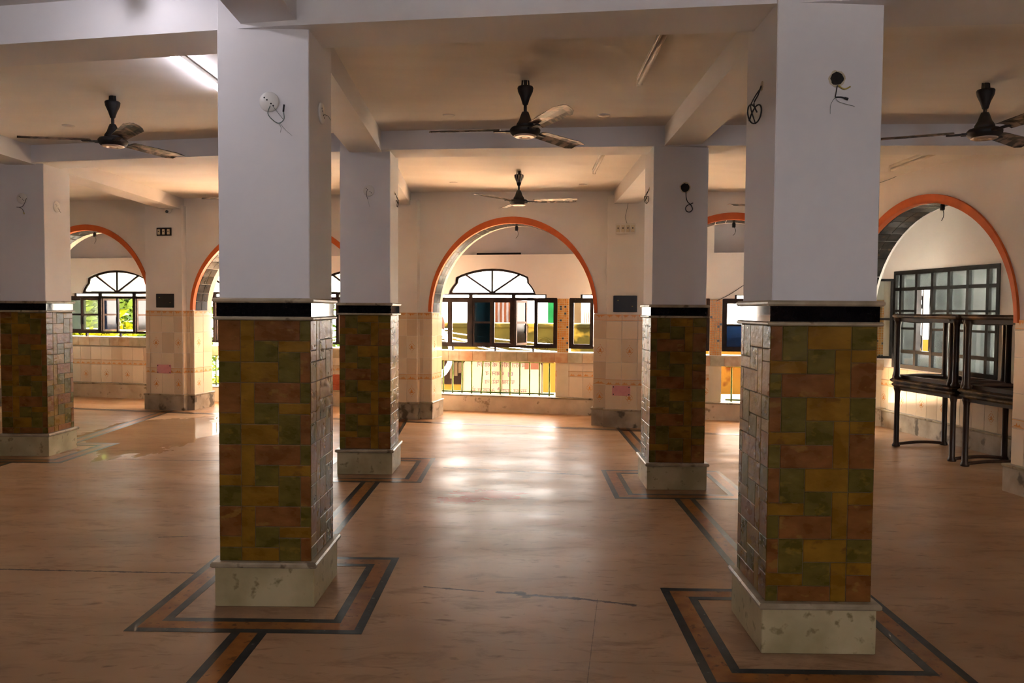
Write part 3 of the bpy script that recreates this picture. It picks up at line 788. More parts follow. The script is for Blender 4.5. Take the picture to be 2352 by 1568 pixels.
# curb along the foot of the wall
cb = obj('baseboard_far', MB().box(0, u_last + 0.1, -0.10, 0.22, 0, 0.225), 'curb_marble', None, (-9, y_o(-9), 0), -AO)
tag(cb, 'beige marble curb along the foot of the outer window wall', kind='structure')
obj('curb_moulding', MB().cbox(0, u_last + 0.1, -0.115, 0.20, 0.222, 0.242, 0.004), 'moulding_marble', cb)
# sill slabs, one by one
for n_, (i0, i1) in enumerate(((0, 0), (1, 5))):
    z0, z1 = sill(i0)
    a = uo(WX[i0]) - HW; b = uo(WX[i1]) + HW + (0.06 if i1 == 5 else 0)
    e = obj('trim_%d' % (n_ + 1), MB().box(a, b, 0.0, 0.20, z0 + .004, z1 - .004), 'grout_light', None, (-9, y_o(-9), 0), -AO)
    tag(e, 'marble sill under the leftmost arched window' if n_ == 0 else 'long marble sill under the central and right arched windows', kind='structure')
    rnd = random.Random(3 + n_); x = a
    while x < b - 0.02:
        w = min(rnd.uniform(0.16, 0.24), b - x)
        obj('sill_slab', MB().cbox(x, x + w - 0.002, -0.035, 0.10, z0, z1, 0.003), rnd.choice(['sill_marble_a', 'sill_marble_b', 'sill_marble_c', 'sill_marble_a']), e)
        x += w
    obj('sill_cap', MB().box(a, b, -0.02, 0.24, z1, z1 + 0.012), 'plastic_white', e)
# tiled panels below the sills and railings in the open ones
for i, x in enumerate(WX):
    z0, z1 = sill(i); uc = uo(x)
    if i % 2 == 0:
        a, b = uc - HW - 0.02, uc + HW + 0.02
        if i == 4: a, b = uo(0.478), uo(2.69)
        if i == 2: a, b = uo(-3.66), uo(-1.36)
        obj('panel_core', MB().box(a, b, 0.008, 0.20, 0.23, z0 + 0.01), 'grout_light', wo)
        tile_panel(wo, a, b, 0.008, 0.2, a, ztop=z0, par=0 if i != 4 else 0)
# window frames and casements
def leaf(parent, w, h, hinge, ang, paint, panes, handle=True):
    # casement leaf, hinged at its left (+1) or right (-1) stile
    e = empty('casement'); e.parent = parent; e.location = hinge[:3]; e.rotation_euler = (0, 0, ang)
    s = hinge[3]; x0, x1 = (0, w) if s > 0 else (-w, 0)
    t = 0.030
    mb = MB(); mb.box(x0, x0 + t, -.012, .012, 0, h); mb.box(x1 - t, x1, -.012, .012, 0, h)
    mb.box(x0 + t, x1 - t, -.012, .012, 0, t); mb.box(x0 + t, x1 - t, -.012, .012, h - t, h)
    zm = h * 0.48
    if panes != 'empty': mb.box(x0 + t, x1 - t, -.012, .012, zm, zm + t)
    fr = obj('casement_frame', mb, paint, e)
    if panes != 'empty':
        lo, hi = panes
        obj('pane', MB().box(x0 + t - .004, x1 - t + .004, -.002, .002, t - .004, zm + .004), lo, e)
        obj('pane', MB().box(x0 + t - .004, x1 - t + .004, -.002, .002, zm + t - .004, h - t + .004), hi, e)
    if handle:
        hx = x1 - t / 2 if s > 0 else x0 + t / 2
        obj('handle', MB().tube([(hx, -.012, zm - .02), (hx, -.035, zm - .03), (hx, -.035, zm - .14)], .007, 6), 'steel_dark', e)
    return e
def window(i, label, leaves, fan='glass_pale'):
    x = WX[i]; zb = sill(i)[1] + 0.065
    e = empty('window_%d' % (i + 1), (x, y_o(x), 0), -AO)
    e.location = (x + 0.06 * math.sin(AO), y_o(x) + 0.06 * math.cos(AO), 0)
    tag(e, label, kind='structure')
    W = 0.965; y0, y1 = -0.02, 0.02
    f = MB()
    f.box(-W, W, y0, y1, zb, zb + 0.035); f.box(-W, W, y0, y1, 1.625, 1.665)
    for s in (-1, 1):
        f.box(s * W - .02, s * W + .02, y0, y1, zb, 1.665)
        f.box(s * 0.325 - .026, s * 0.325 + .026, y0 - .006, y1, zb, 1.72)
        f.box(s * 0.81 - .018, s * 0.81 + .018, y0, y1, 1.65, 1.72)
    f.box(-0.82, 0.82, y0, y1, 1.705, 1.742)
    for xx in (-0.6, 0.05, 0.62): f.box(xx - .012, xx + .012, y0, y1, zb - 0.065, zb)
    obj('frame', f, 'frame_brown', e)
    # fanlight
    out = [(px * (ogw + .012), ogz + pz * (ogh + .008)) for px, pz in OG]; inn = [(px * (ogw - .042), ogz + .02 + pz * (ogh - .055)) for px, pz in OG]
    f = MB(); f.strip(inn, out, y0, y1)
    c = (0, ogz + 0.005)
    for ang in (34, 90, 146):
        k = 0.33 if ang == 90 else 0.50
        f.bar(c, (math.cos(R(ang)) * k, c[1] + math.sin(R(ang)) * k * (0.99)), 0.026, y0, y1)
    obj('fanlight_frame', recalc_mb(f), 'frame_brown', e)
    dense = []
    for k in range(len(inn) - 1):
        for s_ in range(6): dense.append(Vector(inn[k]).lerp(Vector(inn[k + 1]), s_ / 6))
    dense.append(Vector(inn[-1]))
    lims = [181, 146, 90, 34, -1]
    cc = Vector((0, ogz + 0.02))
    for k in range(4):
        sec = [p for p in dense if lims[k + 1] <= math.degrees(math.atan2(p.y - cc.y, p.x)) <= lims[k]]
        pts = [(cc.x, cc.y)] + [(p.x, p.y) for p in sec]
        recalc(obj('fanlight_pane', MB().poly(pts, -.002, .002), fan, e))
    for (a, b) in ((-0.79, -0.34), (-0.305, 0.305), (0.34, 0.79)):
        obj('strip_pane', MB().box(a, b, -.002, .002, 1.663, 1.707), fan, e)
    # casements: three bays, each of two leaves round a middle bar
    h = 1.625 - zb - 0.035
    for (bay, half, ang, pn) in leaves:
        b0, b1 = [(-0.945, -0.351), (-0.299, 0.299), (0.351, 0.945)][bay]
        mid = (b0 + b1) / 2
        w = (b1 - b0) / 2 - 0.004
        if half == 0: leaf(e, w, h, (b0, 0, zb + .035, 1), ang, 'frame_brown', pn, pn != 'empty')
        else: leaf(e, w, h, (b1, 0, zb + .035, -1), -ang, 'frame_brown', pn, pn != 'empty')
    for b0, b1 in ((-0.945, -0.351), (-0.299, 0.299), (0.351, 0.945)):
        obj('mullion', MB().box((b0 + b1) / 2 - .014, (b0 + b1) / 2 + .014, y0, y1, zb + .03, 1.63), 'frame_brown', e)
    return e
def recalc_mb(mb): return mb
CL = ('glass_clear', 'glass_clear'); BL = ('glass_blue', 'glass_blue'); SK = ('glass_sky', 'glass_sky'); PS = ('glass_sky', 'glass_pale')
window(0, 'leftmost stepped arched window with foliage outside', [(0, 0, R(-4), CL), (0, 1, R(-62), CL), (1, 0, R(76), SK), (1, 1, R(80), SK), (2, 0, R(78), SK), (2, 1, R(2), SK)])
window(1, 'stepped arched window seen left of the left foreground pillar', [(0, 0, 0, 'empty'), (2, 1, R(70), SK), (1, 0, R(70), SK), (2, 0, 0, 'empty')])
window(2, 'stepped arched window seen between the two left pillars', [(0, 1, R(80), SK), (1, 0, R(72), SK), (2, 0, 0, 'empty')])
window(3, 'central stepped arched window framed by the middle arch', [(0, 0, 0, 'empty'), (0, 1, 0, 'empty'), (1, 0, 0, BL), (1, 1, 0, 'empty'), (2, 0, R(68), SK), (2, 1, 0, 'empty')])
window(4, 'stepped arched window half hidden by the pier right of the middle arch', [(0, 0, 0, 'empty'), (0, 1, R(60), SK), (1, 0, 0, PS), (1, 1, 0, PS), (2, 1, R(40), SK)])
window(5, 'stepped arched window beside the right foreground pillar', [(0, 0, 0, PS), (0, 1, 0, SK), (1, 0, 0, SK), (1, 1, 0, SK), (2, 0, 0, SK), (2, 1, 0, SK)], 'glass_frost')

def railing(i, label):
    x = WX[i]; z0 = sill(i)[0]
    e = empty('railing', (x + 0.07 * math.sin(AO), y_o(x) + 0.07 * math.cos(AO), 0.242), -AO)
    tag(e, label, 'railing', 'green railings under the windows')
    w = 0.93; h = z0 - 0.242
    if i == 3: w = 0.90
    if i == 5: w = 0.84
    obj('bottom_rail', MB().box(-w - .08, w + .03, -.014, .014, 0.012, 0.036), 'rail_green', e)
    obj('top_rail', MB().box(-w - .08, w + .03, -.012, .012, h - 0.018, h), 'rail_green', e)
    n = 13; me = MB().tube([(0, 0, 0.0), (0, 0, h)], 0.0115, 8).mesh('bar', 'rail_green')
    for k in range(n):
        xx = -w + 2 * (w - .02) * k / (n - 1)
        b = inst('bar', me, e, (xx, 0, 0))
        if i == 3 and k == 5: b.rotation_euler = (0, R(3.4), 0)
    return e
railing(1, 'green bar railing behind the left foreground pillar')
rl = railing(3, 'green bar railing in front of the white notice board')
railing(5, 'green bar railing beside the right foreground pillar')
tag(recalc(obj('lime_post', MB().cbox(-0.06, 0.06, -0.05, 0.05, 0, 0.49, 0.006), 'lime_paint', None, (4.64, y_o(4.64) + 0.08, 0.242), -AO)),
    'lime green post at the corner end of the railing by the stacked tables', 'post')
bk = MB().cbox(-0.115, 0.115, -0.05, 0.05, 0, 0.078, 0.004).mesh('clay_brick', 'brick_red')
for k, nm in enumerate(('lowest', 'middle', 'topmost')):
    o = inst('clay_brick', bk, None, (-2.80 + 0.004 * k, y_o(-2.80) - 0.05, 0.243 + 0.0785 * k), -AO)
    tag(o, nm + ' red clay brick of the little stack on the far curb', 'brick', 'clay bricks on the curb')

o = obj('trim_3', MB().cbox(-0.2, u_last + 0.3, 0.22, 1.15, 2.32, 2.40, .004), 'house_white', None, (-9, y_o(-9), 0), -AO)  # added out of view to keep sun patches off the passage floor
tag(o, 'thin slab added unseen outside over the arched windows to block the sun', kind='structure')
# ------------------------------------------------------------------ right outer wall with the grille window
RW0 = (4.735, 10.55, 0)
def uw(y): return (10.55 - y) / 0.9931
a, b = uw(10.21), uw(8.37)
mb = MB(); zt, zb = 2.005, 0.80
mb.box(-0.2, a, 0, 0.2, 0, 3.1); mb.box(b, 12, 0, 0.2, 0, 3.1); mb.box(a, b, 0, 0.2, zt, 3.1); mb.box(a, b, 0, 0.2, 0, zb)
ww = obj('wall_right_outer', mb, 'wall_paint', None, RW0, XR)
tag(ww, 'white outer wall behind the stacked tables with a barred window', kind='structure')
tile_panel(ww, 0.0, uw(6.0), 0.0, 0.2, 0.05, ztop=zb - 0.02)
o = obj('baseboard_right', MB().box(0, uw(5.5), -0.05, 0.02, 0, 0.21), 'pier_base', None, RW0, XR)
tag(o, 'grey marble skirting behind the legs of the stacked tables', kind='structure')
obj('curb_moulding', MB().cbox(0, uw(5.5), -0.06, 0.01, 0.208, 0.228, 0.004), 'moulding_marble', o)
w7 = empty('window_7', (RW0[0], RW0[1], 0), XR); tag(w7, 'wide dark barred window with frosted panes behind the stacked tables', kind='structure')
cols = [a, a + 0.13, a + 0.45, a + 0.76, a + 1.06, a + 1.38, a + 1.70, b]
f = MB()
f.box(a - .02, b + .02, -.015, .06, zt - .04, zt + .01); f.box(a - .02, b + .02, -.015, .06, zb - .01, zb + .04)
f.box(a, b, -.012, .05, 1.765, 1.805); f.box(a, b, -.012, .05, 0.985, 1.025)
for c in cols: f.box(c - .022, c + .022, -.014, .05, zb, zt)
obj('frame', f, 'steel_dark', w7)
for k in range(len(cols) - 1):
    c0, c1 = cols[k] + .022, cols[k + 1] - .022
    obj('pane', MB().box(c0, c1, .016, .02, 1.805, zt - .04), 'glass_frost', w7)
    obj('pane', MB().box(c0, c1, .016, .02, zb + .04, 0.985), 'glass_frost', w7)
    if k == 2: continue
    obj('rail', MB().box(c0, c1, -.01, .03, 1.50, 1.525), 'steel_dark', w7)
    obj('rail', MB().box(c0, c1, -.01, .03, 1.28, 1.305), 'steel_dark', w7)
    for (z0, z1) in ((1.525, 1.765), (1.305, 1.50), (1.025, 1.28)):
        obj('pane', MB().box(c0, c1, .016, .02, z0, z1), 'glass_frost', w7)
# iron grille outside the glass
bar = MB().box(-.008, .008, -.006, .006, zb, zt).mesh('grille_bar', 'steel_dark')
scr = MB()
def ring(mb, cx, cz, rx, rz, r=0.0085):
    mb.tube([(cx + rx * math.cos(t * math.pi / 12), 0, cz + rz * math.sin(t * math.pi / 12)) for t in range(25)], r, 6)
for s in (-1, 1):
    ring(scr, s * 0.042, 0, 0.036, 0.088)
    for zz in (-.035, .035):
        scr.poly([(s * 0.042 - .018, zz), (s * 0.042, zz - .018), (s * 0.042 + .018, zz), (s * 0.042, zz + .018)], -.005, .005)
scr = scr.mesh('grille_scroll', 'steel_dark')
for k in range(len(cols) - 1):
    c0, c1 = cols[k], cols[k + 1]
    if c1 - c0 < 0.2:
        inst('grille_bar', bar, w7, ((c0 + c1) / 2, 0.13, 0)); continue
    for q in (0.22, 0.5, 0.78): inst('grille_bar', bar, w7, (c0 + (c1 - c0) * q, 0.13, 0))
    for zz in (1.62, 1.13): inst('grille_scroll', scr, w7, ((c0 + c1) / 2, 0.13, zz))
e = leaf(w7, 0.26, 1.02, (a, -0.03, 0.90, 1), R(-112), 'steel_dark', ('glass_frost', 'glass_frost'), False)

# ------------------------------------------------------------------ closing walls behind the viewer (with tall openings to the street)
mb = MB()
ops = [(-1.75, -1.0), (0.95, 2.1)]
x = -9.3
for (p, q) in ops: mb.box(x, p, 0, 0.25, 0, 3.1); mb.box(p, q, 0, 0.25, 0, 1.3); mb.box(p, q, 0, 0.25, 2.6, 3.1); x = q
mb.box(x, 5.6, 0, 0.25, 0, 3.1)
tag(obj('wall_front', mb, 'wall_paint', None, (0, -4.85, 0)), 'white wall with two windows behind the viewer', kind='structure')
for k, (p, q) in enumerate(ops):
    e = empty('window_%d' % (8 + k), ((p + q) / 2, -4.75, 1.3)); tag(e, 'blue-glazed window behind the viewer, %s of two' % ('left' if k == 0 else 'right'), kind='structure')
    w = (q - p) / 2; f = MB(); f.box(-w, w, -.02, .02, 0, .04); f.box(-w, w, -.02, .02, 1.26, 1.3); f.box(-w, -w + .04, -.02, .02, 0, 1.3); f.box(w - .04, w, -.02, .02, 0, 1.3); f.box(-.02, .02, -.02, .02, 0, 1.3)
    obj('frame', f, 'frame_brown', e)
    for (c, d) in ((-w + .04, -.02), (.02, w - .04)): obj('pane', MB().box(c, d, -.002, .002, .04, 1.26), 'glass_tint', e)
tag(obj('wall_left', MB().box(-9.5, -9.3, -5.0, 13.7, 0, 3.15), 'wall_paint'), 'plain white wall closing the hall on the left', kind='structure')

# ------------------------------------------------------------------ ceiling fans
BP = []
def blade_mesh():
    mb = MB(); n = 8; vs = []; fs = []
    for i in range(n + 1):
        t = i / n; x = 0.17 + 0.47 * t
        w = 0.052 + 0.018 * t
        if i == n: w = 0.045
        for k in range(5):
            s = -1 + k / 2
            sweep = 0.022 * t if i == n else 0.0
            vs.append((x + (0.03 * (s < 0) * 0 + sweep * (1 - s)) * 0.8, s * w, 0.012 * (1 - s * s) - 0.22 * s * w))
    m = len(vs)
    vs += [(v[0], v[1], v[2] - 0.003) for v in vs]
    for i in range(n):
        for k in range(4):
            a = i * 5 + k; fs += [(a, a + 5, a + 6, a + 1), (m + a + 1, m + a + 6, m + a + 5, m + a)]
    rim = [i * 5 for i in range(n + 1)] + [n * 5 + k for k in range(1, 5)] + [i * 5 + 4 for i in range(n - 1, -1, -1)] + [3, 2, 1]
    for i in range(len(rim)):
        a, b = rim[i], rim[(i + 1) % len(rim)]; fs.append((a, m + a, m + b, b))
    return mb.add(vs, fs, False).mesh('blade', 'fan_blade')
ME_BLADE = blade_mesh()
ME_ARM = MB().box(0.085, 0.215, -0.017, 0.017, -0.012, -0.004).box(0.085, 0.13, -0.026, 0.026, -0.016, -0.004).mesh('blade_arm', 'fan_black')
def fan(x, y, angs, label, hub=0.335, white_canopy=False):
    zc = ZC + dz(x)
    e = empty('ceiling_fan', (x, y, zc)); tag(e, label, 'fan', 'three-bladed ceiling fans')
    k = MB().tube([(-.02, 0, 0), (-.024, 0, -.05)], .006, 6); k.tube([(.02, 0, 0), (.024, 0, -.05)], .006, 6); k.box(-.012, .012, -.012, .012, -.06, 0.0)
    obj('hanger', k, 'fan_black', e)
    obj('canopy', MB().lathe([(.012, -.165), (.018, -.16), (.03, -.12), (.050, -.075), (.054, -.05), (.050, -.042), (.012, -.04)], 18), 'fan_black', e)
    if white_canopy:
        mb = MB()
        for q in range(5):
            t = math.pi * (1.18 + 0.16 * q)
            mb.tube([(math.cos(t) * .054, math.sin(t) * .054, -.05), (math.cos(t) * .047, math.sin(t) * .047, -.085), (math.cos(t) * .029, math.sin(t) * .029, -.128)], .004, 5)
        obj('canopy_flute', mb, 'plastic_white', e)
    obj('down_rod', MB().lathe([(.011, -hub + .10), (.011, -.15)], 12), 'fan_black', e)
    obj('lower_canopy', MB().lathe([(.062, -hub + .02), (.058, -hub + .045), (.042, -hub + .07), (.030, -hub + .105), (.022, -hub + .125), (.012, -hub + .128)], 18), 'fan_black', e)
    obj('motor', MB().lathe([(.055, -hub - .04), (.085, -hub - .032), (.102, -hub - .012), (.104, -hub + .006), (.092, -hub + .020), (.05, -hub + .026)], 28), 'fan_black', e)
    obj('trim_ring', MB().lathe([(.034, -hub - .0415), (.036, -hub - .046), (.068, -hub - .0425), (.078, -hub - .037), (.076, -hub - .032), (.034, -hub - .036)], 28), 'fan_ring', e)
    obj('cap', MB().lathe([(.012, -hub - .046), (.024, -hub - .044), (.026, -hub - .038)], 18), 'fan_ring', e)
    for a in angs:
        b = inst('blade', ME_BLADE, e, (0, 0, -hub + 0.004), R(a))
        inst('blade_arm', ME_ARM, b)
    return e
fan(0.007, 5.384, (173, 53, -67), 'dark rusted ceiling fan in the middle bay of the hall')
fan(-3.06, 5.90, (190, 70, -50), 'dark rusted ceiling fan at the left beside the lit tube')
fan(2.93, 5.12, (156, 36, -84), 'dark ceiling fan at the right edge beyond the right foreground pillar', 0.31)
fan(-0.053, 8.88, (-132, -12, 108), 'smaller-looking ceiling fan right above the central arch', 0.34, True)
fan(-3.00, 8.95, (176, 56, -64), 'ceiling fan mostly hidden behind the left foreground pillar')
fan(2.86, 8.55, (184, 64, -56), 'ceiling fan mostly hidden behind the right foreground pillar')

# ------------------------------------------------------------------ tube lights
def tube_light(x, y0, y1, label, lit=False):
    zc = ZC + dz(x)
    e = empty('tube_light', (x, (y0 + y1) / 2, zc)); tag(e, label, 'light', 'ceiling tube lights')
    h = (y1 - y0) / 2
    obj('batten', MB().cbox(-.02, .02, -h, h, -.028, 0, .003), 'plastic_white', e)
    for s in (-1, 1): obj('end_cap', MB().cbox(-.018, .018, s * h - .02, s * h + .02, -.062, -.02, .004), 'plastic_white', e)
    t = MB().lathe([(.0135, -h + .02), (.0135, h - .02)], 14, (0, 0, -.046), True, 'y')
    obj('tube', t, 'tube_lit' if lit else 'tube_off', e)
    return e
tube_light(-2.13, 4.55, 5.75, 'glowing white tube light on the ceiling left of the left foreground pillar', True)
tube_light(-1.95, 2.68, 3.88, 'glowing tube light just inside the top left edge, above the near beam', True)
tube_light(0.752, 4.05, 5.24, 'unlit tube light on the ceiling of the middle bay, above the fan')
tube_light(0.76, 7.45, 8.62, 'unlit tube light on the far ceiling near the central arch')
tube_light(3.60, 6.75, 7.86, 'unlit tube light high at the right above the right arch')

def disc(mat='plastic_white', r=0.062):
    return MB().lathe([(r, 0), (r, .006), (r - .006, .012), (.004, .013)], 24)
for x, y, lb in ((-0.604, 6.396, 'left of the middle fan'), (0.624, 6.266, 'right of the middle fan'), (-3.948, 6.865, 'left of the left fan'),
                 (-0.864, 9.80, 'left of the far fan'), (0.722, 9.70, 'right of the far fan')):
    o = obj('ceiling_rose', MB().lathe([(.010, -.010), (.044, -.007), (.05, 0.0)], 22), 'ceiling_paint', None, (x, y, ZC + dz(x)))
    tag(o, 'small round ceiling rose ' + lb, 'ceiling rose', 'ceiling roses')

# ------------------------------------------------------------------ wires, discs and boards on pillars and walls
def on_face(key, side):
    # frame on a pillar face: x to the right along it, y out of the pillar towards -y
    px, py = PIL[key]; c = Vector((px, py + 0.249, 0))
    if side == 'front': return Matrix.Translation(c + Vector((0, -0.226, 0)))
    if side == 'right': return Matrix.Translation(c + Vector((0.226, 0, 0))) @ Matrix.Rotation(math.pi / 2, 4, 'Z')
    return Matrix.Translation(c + Vector((-0.226, 0, 0))) @ Matrix.Rotation(-math.pi / 2, 4, 'Z')
def place(o, fr, x, z):
    o.matrix_world = fr @ Matrix.Translation((x, 0, z))
    return o
def wall_disc(fr, x, z, label, r=0.06, wires=(), tape=None):
    e = empty('junction_cover'); place(e, fr, x, z); tag(e, label, 'wall disc', 'round junction covers')
    mb = MB().lathe([(r, 0), (r, -.006), (r - .005, -.011), (.002, -.012)], 28, (0, 0, 0), True, 'y')
    obj('cover', recalc_mb(mb), 'plastic_white', e)
    for (dx, dz_) in ((-.009, .008), (.011, -.010), (-.022, .019), (.022, -.020)):
        obj('screw_hole', MB().lathe([(.004, -.0118), (.004, -.0128)], 8, (dx, 0, dz_), False, 'y'), 'hole_dark', e)
    for w, mt, rr in wires: obj('wire', MB().tube(curve([(p[0], -.014 + (p[2] if len(p) > 2 else 0), p[1]) for p in w]), rr, 6), mt, e)
    if tape: obj('tape', MB().tube([(tape[0], -.014, tape[1]), (tape[2], -.014, tape[3])], .0045, 6), tape[4], e)
    return e
F = on_face
wall_disc(F('FL', 'front'), 0.031, 2.507, 'white disc with loose wires on the left foreground pillar', 0.049,
          [([(.008, -.02), (-.004, -.058), (.02, -.09), (.05, -.105), (.075, -.085), (.072, -.045)], 'wire_green', .0022),
           ([(.02, -.022), (.05, -.06), (.07, -.085)], 'wire_green', .0012), ([(.05, -.105), (.06, -.125), (.058, -.15)], 'wire_green', .0009),
           ([(.055, -.105), (.085, -.14), (.115, -.165)], 'wire_green', .0007)], (.072, -.05, .076, -.015, 'plastic_black'))
wall_disc(F('FL', 'right'), 0.0, 2.51, 'white disc on the right side of the left foreground pillar', 0.055, [([(.0, -.005), (.02, -.012, -.02), (.03, -.03, -.03)], 'wire_green', .0015)])
wall_disc(F('BL', 'front'), 0.035, 2.545, 'white disc with a thin wire on the second-row pillar near the middle fan', 0.05,
          [([(-.012, .008), (-.02, -.03), (-.01, -.075)], 'wire_black', .002), ([(-.01, -.07), (0, -.11), (.012, -.15)], 'wire_green', .001)])
wall_disc(F('LL', 'front'), 0.012, 2.555, 'white disc with a forked wire on the far left pillar', 0.052,
          [([(.05, 0), (.03, -.05), (.0, -.085), (-.05, -.088)], 'wire_black', .0025), ([(-.02, -.09), (.01, -.11), (.022, -.14)], 'wire_black', .0025)], (.020, -.135, .026, -.155, 'wire_tape'))
wall_disc(F('LL', 'right'), -0.02, 2.50, 'white disc on the right side of the far left pillar', 0.055, [([(.02, -.02), (.045, -.045), (.06, -.05)], 'wire_black', .0018)])
def hole(fr, x, z, label, wires, r=0.034):
    e = empty('wire_hole'); place(e, fr, x, z); tag(e, label, 'wiring', 'open wiring holes')
    rnd = random.Random(int(z * 1000))
    ring_ = [(r * (1.05 + .25 * rnd.random()) * math.cos(t * math.pi / 10), r * (1.05 + .25 * rnd.random()) * math.sin(t * math.pi / 10)) for t in range(20)]
    recalc(obj('chipped_plaster', MB().poly(ring_, -.0015, .001), 'hole_edge', e))
    pts = [(r * (.85 + .2 * rnd.random()) * math.cos(t * math.pi / 9), r * (.85 + .2 * rnd.random()) * math.sin(t * math.pi / 9)) for t in range(18)]
    recalc(obj('socket_recess', MB().poly(pts, -.003, .0), 'hole_dark', e))
    for w, mt, rr in wires: obj('wire', MB().tube(curve([(p[0], -.008 + (p[2] if len(p) > 2 else 0), p[1]) for p in w]), rr, 6), mt, e)
    return e
hole(F('FR', 'front'), 0.031, 2.494, 'wired hole in the plaster of the right foreground pillar',
     [([(0, -.03), (-.004, -.055), (-.008, -.08)], 'wire_black', .0022), ([(-.008, -.08), (.02, -.08), (.046, -.088)], 'wire_black', .003), ([(.03, -.083), (.046, -.088)], 'wire_black', .0055),
      ([(.004, -.03), (.02, -.042), (.035, -.045), (.055, -.035)], 'wire_tape', .003),
      ([(-.008, -.08), (-.026, -.11), (-.028, -.15)], 'wire_green', .0009), ([(-.008, -.08), (.01, -.1), (.075, -.118)], 'wire_green', .0009)], 0.030)
hole(F('BR', 'front'), 0.036, 2.51, 'wired hole with a curled cable on the second-row pillar right of the middle fan',
     [([(.005, -.03), (.008, -.08), (.02, -.115), (.045, -.14), (.06, -.165), (.058, -.185), (.035, -.20), (.01, -.19), (.005, -.165), (.02, -.145), (.045, -.135), (.065, -.125)], 'wire_black', .004)], 0.038)
def tangle(fr, x, z, label, k=1.0, mt='wire_black', seed=1):
    e = empty('wire_tangle'); place(e, fr, x, z); tag(e, label, 'wiring', 'loose wires on pillar sides')
    rnd = random.Random(seed)
    obj('socket_recess', MB().lathe([(.02 * k, -.002), (.02 * k, .0)], 10, (0, 0, 0), False, 'y'), 'hole_edge', e)
    pts = [(0, -.004, 0), (.012, -.02, -.04), (-.01, -.03, -.07)]
    for t in range(17):
        aa = t * math.pi / 5; pts.append((.035 * math.cos(aa) * (1 - t * .01), -.03 - .02 * math.sin(aa * .7), -.115 + .038 * math.sin(aa)))
    obj('wire', MB().tube(curve([(p[0] * k, p[1] * k, p[2] * k) for p in pts], 4), .0032 * k, 6), mt, e)
    obj('wire', MB().tube(curve([(0, -.004, -.005), (-.018 * k, -.03 * k, -.05 * k), (.0, -.045 * k, -.09 * k), (.02 * k, -.03 * k, -.16 * k)]), .0026 * k, 6), mt, e)
tangle(F('FR', 'left'), 0.02, 2.52, 'black tangle of wires on the left side of the right foreground pillar', 1.1)
tangle(F('BL', 'right'), 0.02, 2.56, 'thin curled wire on the right side of the second-row pillar', 0.8)
tangle(F('BR', 'left'), 0.02, 2.53, 'loose black wires on the left side of the second-row pillar', 0.8)
tangle(F('BR', 'right'), 0.02, 2.42, 'loose black wires on the right side of the second-row pillar', 0.8)

FA = Matrix.Translation((-9, y_a(-9), 0)) @ Matrix.Rotation(-AA, 4, 'Z')
def board(x, z, w, h, label, mat, n_sock, cat='switchboard'):
    e = empty('switchboard'); place(e, FA, ua(x), z); tag(e, label, cat, 'boards on the arcade piers')
    obj('plate', MB().cbox(-w / 2, w / 2, -.022, 0, -h / 2, h / 2, .003), mat, e)
    for k in range(n_sock):
        xx = -w / 2 + w * (k + .5) / n_sock
        s = obj('socket', MB().cbox(xx - w * .055 - .008, xx + w * .055 + .008, -.03, -.02, -h * .34, h * .32, .003), 'socket_cream', e)
        obj('toggle', MB().lathe([(.009, -.03), (.007, -.036)], 10, (xx, 0, .005), False, 'y'), 'plastic_black', s)
    return e
board(-5.169, 2.575, 0.235, 0.115, 'black switchboard with three cream sockets on the left arcade pier', 'plastic_black', 3)
b2 = board(1.292, 2.524, 0.245, 0.13, 'pale switchboard with four sockets on the pier right of the central arch', 'plastic_white', 4)
obj('wire', MB().tube(curve([(.02, -.012, .06), (-.005, -.012, .14), (.01, -.012, .22), (.03, -.012, .32)]), .0025, 6), 'wire_green', b2)
def blank_panel(x, z, w, h, label):
    e = empty('panel_board'); place(e, FA, ua(x), z); tag(e, label, 'panel', 'boards on the arcade piers')
    obj('plate', MB().cbox(-w / 2, w / 2, -.016, 0, -h / 2, h / 2, .004), 'plastic_black', e)
    for (dx, dz_) in ((-.3, .22), (.3, -.14)):
        obj('label_tab', MB().box(dx * w - .008, dx * w + .008, -.0175, -.015, dz_ * h - .004, dz_ * h + .004), 'wire_tape', e)
blank_panel(-5.167, 1.585, 0.29, 0.20, 'black panel above the tiles of the left arcade pier')
blank_panel(1.30, 1.575, 0.30, 0.205, 'black panel above the tiles of the pier right of the central arch')
def pink(x, z, label):
    e = empty('cover_plate'); place(e, FA, ua(x), z); tag(e, label, 'plate', 'pink plates on the arcade piers')
    obj('plate', MB().cbox(-.115, .115, -.018, -.006, -.064, .064, .003), 'plate_pink', e)
    for sx in (-1, 1):
        for sz in (-1, 1): obj('screw', MB().lathe([(.008, -.018), (.006, -.021)], 8, (sx * .098, 0, sz * .047), False, 'y'), 'plastic_black', e)
pink(-5.192, 0.596, 'pink plate on the tiles of the left arcade pier')
pink(1.264, 0.471, 'pink plate on the tiles of the pier right of the central arch')
e = empty('dome_camera'); place(e, FA, ua(-5.075), 2.905); tag(e, 'small white dome camera under the beam of the left arcade pier', 'camera')
obj('mount', MB().cbox(-.09, .05, -.10, -.0, -.015, .0, .003), 'plastic_white', e)
obj('body', MB().lathe([(.012, -.075), (.035, -.065), (.046, -.035), (.046, -.015)], 18, (0, -.05, 0)), 'plastic_white', e)
obj('lens', MB().lathe([(.021, -.100), (.021, -.085)], 14, (0.012, 0, -.052), False, 'y'), 'plastic_black', e)
